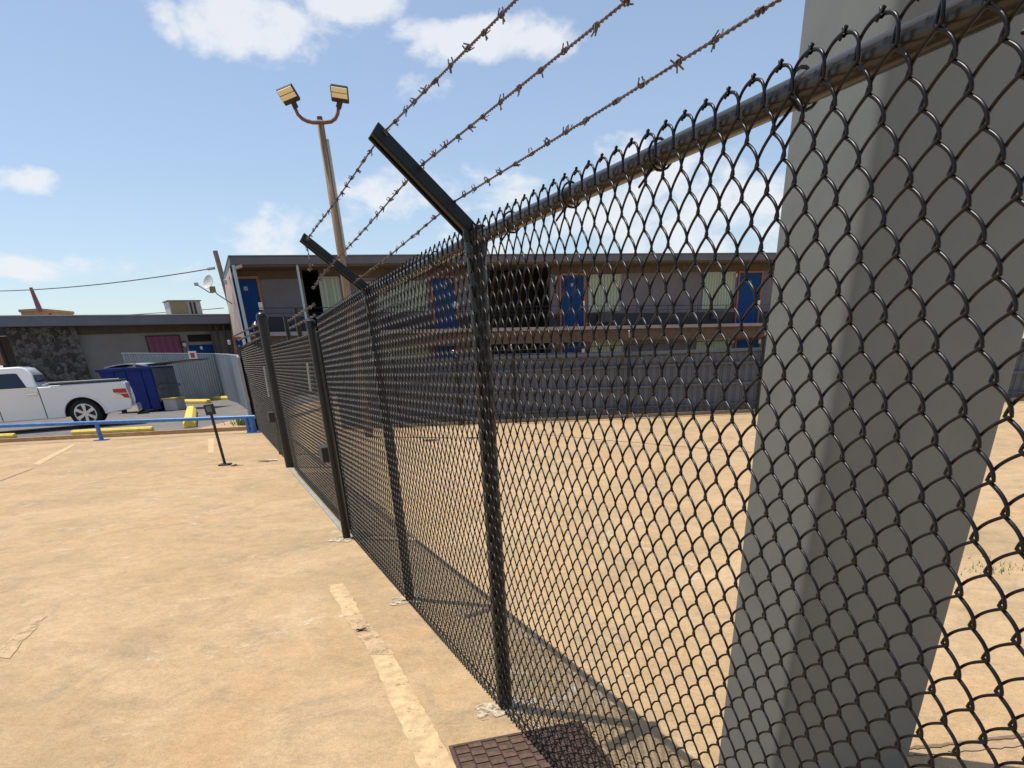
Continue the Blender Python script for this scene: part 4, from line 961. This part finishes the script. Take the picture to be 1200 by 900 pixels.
# wheels
def wheel(cx_, dd, side):
    zc = LOT+WR; c = (cx_, zc)
    def ring(r, d): return [TP.P(cx_+EX*r*math.cos(t), zc+r*math.sin(t), d) for t in [2*math.pi*k/36 for k in range(36)]]
    mb = MB(); rs = [(.27, dd+.02), (.30, dd-.005), (.37, dd), (WR, dd+.04), (WR, dd+.24), (.37, dd+.28), (.27, dd+.27)]
    for r, d in rs: mb.v += ring(r, d)
    for i in range(len(rs)-1):
        for j in range(36): mb.f.append((i*36+j, i*36+(j+1) % 36, (i+1)*36+(j+1) % 36, (i+1)*36+j))
    w = smooth_angle(mb.build('wheel', M['rubber'], tk), 50)
    o_ = dd-.004 if side < 0 else dd+.284
    s_ = 1 if side < 0 else -1
    mb = MB()
    for r, d in ((.275, o_+.03*s_), (.285, o_), (.255, o_-.004*s_), (.25, o_+.03*s_)): mb.v += ring(r, d)
    for i in range(3):
        for j in range(36): mb.f.append((i*36+j, i*36+(j+1) % 36, (i+1)*36+(j+1) % 36, (i+1)*36+j))
    for k in range(6):
        a = math.pi/6+k*math.pi/3; ca, sa = math.cos(a), math.sin(a)
        def pp(r, t, d): return TP.P(cx_+EX*(r*ca-t*sa), zc+r*sa+t*ca, d)
        mb.hexa([pp(.05, -.035, o_+.03*s_), pp(.26, -.055, o_+.02*s_), pp(.26, .055, o_+.02*s_), pp(.05, .035, o_+.03*s_), pp(.05, -.03, o_+.005*s_), pp(.26, -.05, o_-.002*s_), pp(.26, .05, o_-.002*s_), pp(.05, .03, o_+.005*s_)])
    mb.v += ring(.075, o_-.004*s_); k = len(mb.v); mb.f.append(tuple(range(k-36, k)))
    mb.build('rim', M['alloy'], w)
    mb = MB(); mb.v = ring(.26, o_+.05*s_); mb.f = [tuple(range(36))]; mb.build('brake_disc', M['dark'], w)
for cx_ in (wx, fwx):
    wheel(cx_, .03, -1); wheel(cx_, TW-.31, 1)

# ------------------------------------------------------------------ litter and weeds
def scrap(px, m, lab, r, seed, name='litter', cat='litter'):
    c = Vector(G(*px)); rs = np.random.RandomState(seed); mb = MB(); n = 9
    for k in range(n):
        a = 2*math.pi*k/n; rr = r*(.5+.6*rs.rand()); mb.v.append((c.x+math.cos(a)*rr*1.8, c.y+math.sin(a)*rr, .008+.02*rs.rand()))
    mb.v.append((c.x, c.y, .02)); mb.f = [(k, (k+1) % n, n) for k in range(n)]
    o = mb.build(name, M[m]); s = o.modifiers.new('s', 'SOLIDIFY'); s.thickness = .003
    return tag(o, lab, cat)
scrap((309, 541), 'dryleaf', 'dark dry leaf lying before the gate post', .09, 1, 'dry_leaf', 'leaf')
scrap((318, 540), 'paper', 'crumpled white paper scrap beside the dark leaf at the gate post', .08, 2, 'paper_scrap', 'paper')
scrap((274, 546), 'dryleaf', 'brown dry leaf beside the foot of the thin black post', .06, 3, 'dry_leaf', 'leaf')
scrap((423, 740), 'dryleaf', 'small brown leaf curled on the long worn painted line', .02, 4, 'dry_leaf', 'leaf')
mb = MB(); rs = np.random.RandomState(5)
for px, n in (((1160, 664), 25), ((1182, 668), 45), ((1138, 655), 10)):
    c = G(*px)
    for k in range(n):
        x = c[0]+rs.normal(0, .16); y = c[1]+rs.normal(0, .04); a = rs.rand()*6.28; h = .012+.03*rs.rand(); dx, dy = math.cos(a), math.sin(a)
        i = len(mb.v); mb.v += [(x-dy*.004, y+dx*.004, 0), (x+dy*.004, y-dx*.004, 0), (x+dx*h*.7, y+dy*h*.7, h)]; mb.f.append((i, i+1, i+2))
for px in ((286, 500), (289, 502)):
    c = G(*px)
    for k in range(120):
        x = c[0]+rs.normal(0, .15); y = c[1]+rs.normal(0, .12); a = rs.rand()*6.28; h = .06+.22*rs.rand(); dx, dy = math.cos(a), math.sin(a)
        i = len(mb.v); mb.v += [(x-dy*.015, y+dx*.015, .08), (x+dy*.015, y-dx*.015, .08), (x+dx*h*.5, y+dy*h*.5, .08+h)]; mb.f.append((i, i+1, i+2))
tag(mb.build('weeds', M['leaf']), kind='stuff', label='thin green weeds growing in the cracks of the concrete', cat='weeds')

# ------------------------------------------------------------------ camera, sun, sky
cam = bpy.data.cameras.new('camera'); co_ = bpy.data.objects.new('camera', cam); COL.objects.link(co_)
m4 = Matrix([[*R[0], 0], [*R[1], 0], [*R[2], EYE], [0, 0, 0, 1]]); co_.matrix_world = m4
cam.sensor_width = 36; cam.lens = F*36/1200; cam.shift_x = (600-CX)/1200; cam.shift_y = (CY-450)/1200; cam.clip_start = .05; cam.clip_end = 2000
C.camera = co_
el = math.radians(70); hx, hy = -.93, .37; hn = math.hypot(hx, hy)
sd = Vector((hx/hn*math.cos(el), hy/hn*math.cos(el), math.sin(el)))
su = bpy.data.lights.new('sun', 'SUN'); su.energy = 4.3; su.angle = math.radians(.5); su.color = (1, .95, .87)
so = bpy.data.objects.new('sun', su); COL.objects.link(so); so.rotation_euler = sd.to_track_quat('Z', 'Y').to_euler(); so.location = (0, 0, 30)

w = bpy.data.worlds.new('World'); C.world = w; w.use_nodes = True; nt = w.node_tree; n = nt.nodes; l = nt.links
bg = n['Background']; sky = n.new('ShaderNodeTexSky'); sky.sky_type = 'NISHITA'; sky.sun_disc = False; sky.sun_elevation = el; sky.sun_rotation = math.atan2(hx, hy) % (2*math.pi)
sky.altitude = 100; sky.air_density = 1.0; sky.dust_density = .8; sky.ozone_density = 2.6
bg.inputs['Strength'].default_value = .135
tc = n.new('ShaderNodeTexCoord')
def mth(op, a, b=None, c=None, clamp=False):
    x = n.new('ShaderNodeMath'); x.operation = op; x.use_clamp = clamp
    for i, v in enumerate((a, b, c)):
        if v is None: continue
        if isinstance(v, (int, float)): x.inputs[i].default_value = v
        else: l.new(v, x.inputs[i])
    return x.outputs[0]
sx = n.new('ShaderNodeSeparateXYZ'); l.new(tc.outputs['Generated'], sx.inputs[0])
az = mth('ARCTAN2', sx.outputs['X'], sx.outputs['Y']); ele = mth('ARCSINE', sx.outputs['Z'])
cmb = n.new('ShaderNodeCombineXYZ'); l.new(az, cmb.inputs['X']); l.new(mth('MULTIPLY', ele, 1.7), cmb.inputs['Y'])
def wn(sc, det, rough, dist=0.0):
    z = n.new('ShaderNodeTexNoise'); z.inputs['Scale'].default_value = sc; z.inputs['Detail'].default_value = det; z.inputs['Roughness'].default_value = rough; z.inputs['Distortion'].default_value = dist
    l.new(cmb.outputs[0], z.inputs['Vector']); return z.outputs['Fac']
n1 = wn(9.0, 10, .58, .3); n2 = wn(20, 8, .6, .1)
nz = mth('ADD', mth('MULTIPLY', n1, .72), mth('MULTIPLY', n2, .28))
def dirae(x, y): d = ray(x, y); d = d/np.linalg.norm(d); return math.atan2(d[0], d[1]), math.asin(d[2])
blobs = [((300, 30), 100, 45, 1.0), ((400, 0), 62, 36, 1.0), ((250, 40), 55, 30, .9), ((545, 46), 85, 30, 1.0), ((628, 42), 52, 30, 1.0), ((25, 212), 42, 15, .7), ((345, 268), 75, 32, .55), ((480, 225), 85, 26, .45), ((620, 262), 110, 55, .62),
         ((790, 225), 90, 60, .75), ((870, 260), 90, 55, .75), ((700, 270), 90, 40, .6), ((60, 315), 160, 14, .45), ((500, 100), 30, 12, .15), ((1150, 60), 120, 60, .6)]
tot = None
for (px, wx_, wy_, amp) in blobs:
    a0, e0 = dirae(*px); a1, _ = dirae(px[0]+wx_, px[1]); _, e1_ = dirae(px[0], px[1]-wy_)
    wa_ = abs(a1-a0); we = abs(e1_-e0)
    u = mth('DIVIDE', mth('SUBTRACT', az, a0), wa_); v = mth('DIVIDE', mth('SUBTRACT', ele, e0), we)
    r2 = mth('ADD', mth('MULTIPLY', u, u), mth('MULTIPLY', v, v))
    b_ = mth('MULTIPLY', mth('SUBTRACT', 1.0, mth('MULTIPLY', r2, .62)), amp)
    b_ = mth('MAXIMUM', b_, -0.6)
    tot = b_ if tot is None else mth('MAXIMUM', tot, b_)
dens = mth('ADD', mth('MULTIPLY', tot, .50), mth('MULTIPLY', mth('SUBTRACT', nz, .5), 2.3))
mr = n.new('ShaderNodeMapRange'); mr.interpolation_type = 'SMOOTHSTEP'; l.new(dens, mr.inputs['Value']); mr.inputs['From Min'].default_value = .04; mr.inputs['From Max'].default_value = .42
mask = mth('MULTIPLY', mr.outputs['Result'], .86)
haze = n.new('ShaderNodeMapRange'); l.new(ele, haze.inputs['Value']); haze.inputs['From Min'].default_value = 0.0; haze.inputs['From Max'].default_value = .55; haze.inputs['To Min'].default_value = .20; haze.inputs['To Max'].default_value = 0.0
mx = n.new('ShaderNodeMix'); mx.data_type = 'RGBA'; A = [q for q in mx.inputs if q.type == 'RGBA']
l.new(mask, mx.inputs['Factor']); pale = n.new('ShaderNodeMix'); pale.data_type = 'RGBA'; pale.inputs['Factor'].default_value = .16
PA = [q for q in pale.inputs if q.type == 'RGBA']; l.new(sky.outputs['Color'], PA[0]); PA[1].default_value = (5.0, 5.2, 5.4, 1)
l.new([q for q in pale.outputs if q.type == 'RGBA'][0], A[0]); A[1].default_value = (6.0, 6.15, 6.4, 1)
l.new([q for q in mx.outputs if q.type == 'RGBA'][0], bg.inputs['Color'])
C.view_settings.view_transform = 'Standard'; C.view_settings.look = 'None'; C.view_settings.exposure = 0.12; C.view_settings.gamma = 1.0
C.render.engine = 'CYCLES'; C.cycles.max_bounces = 8
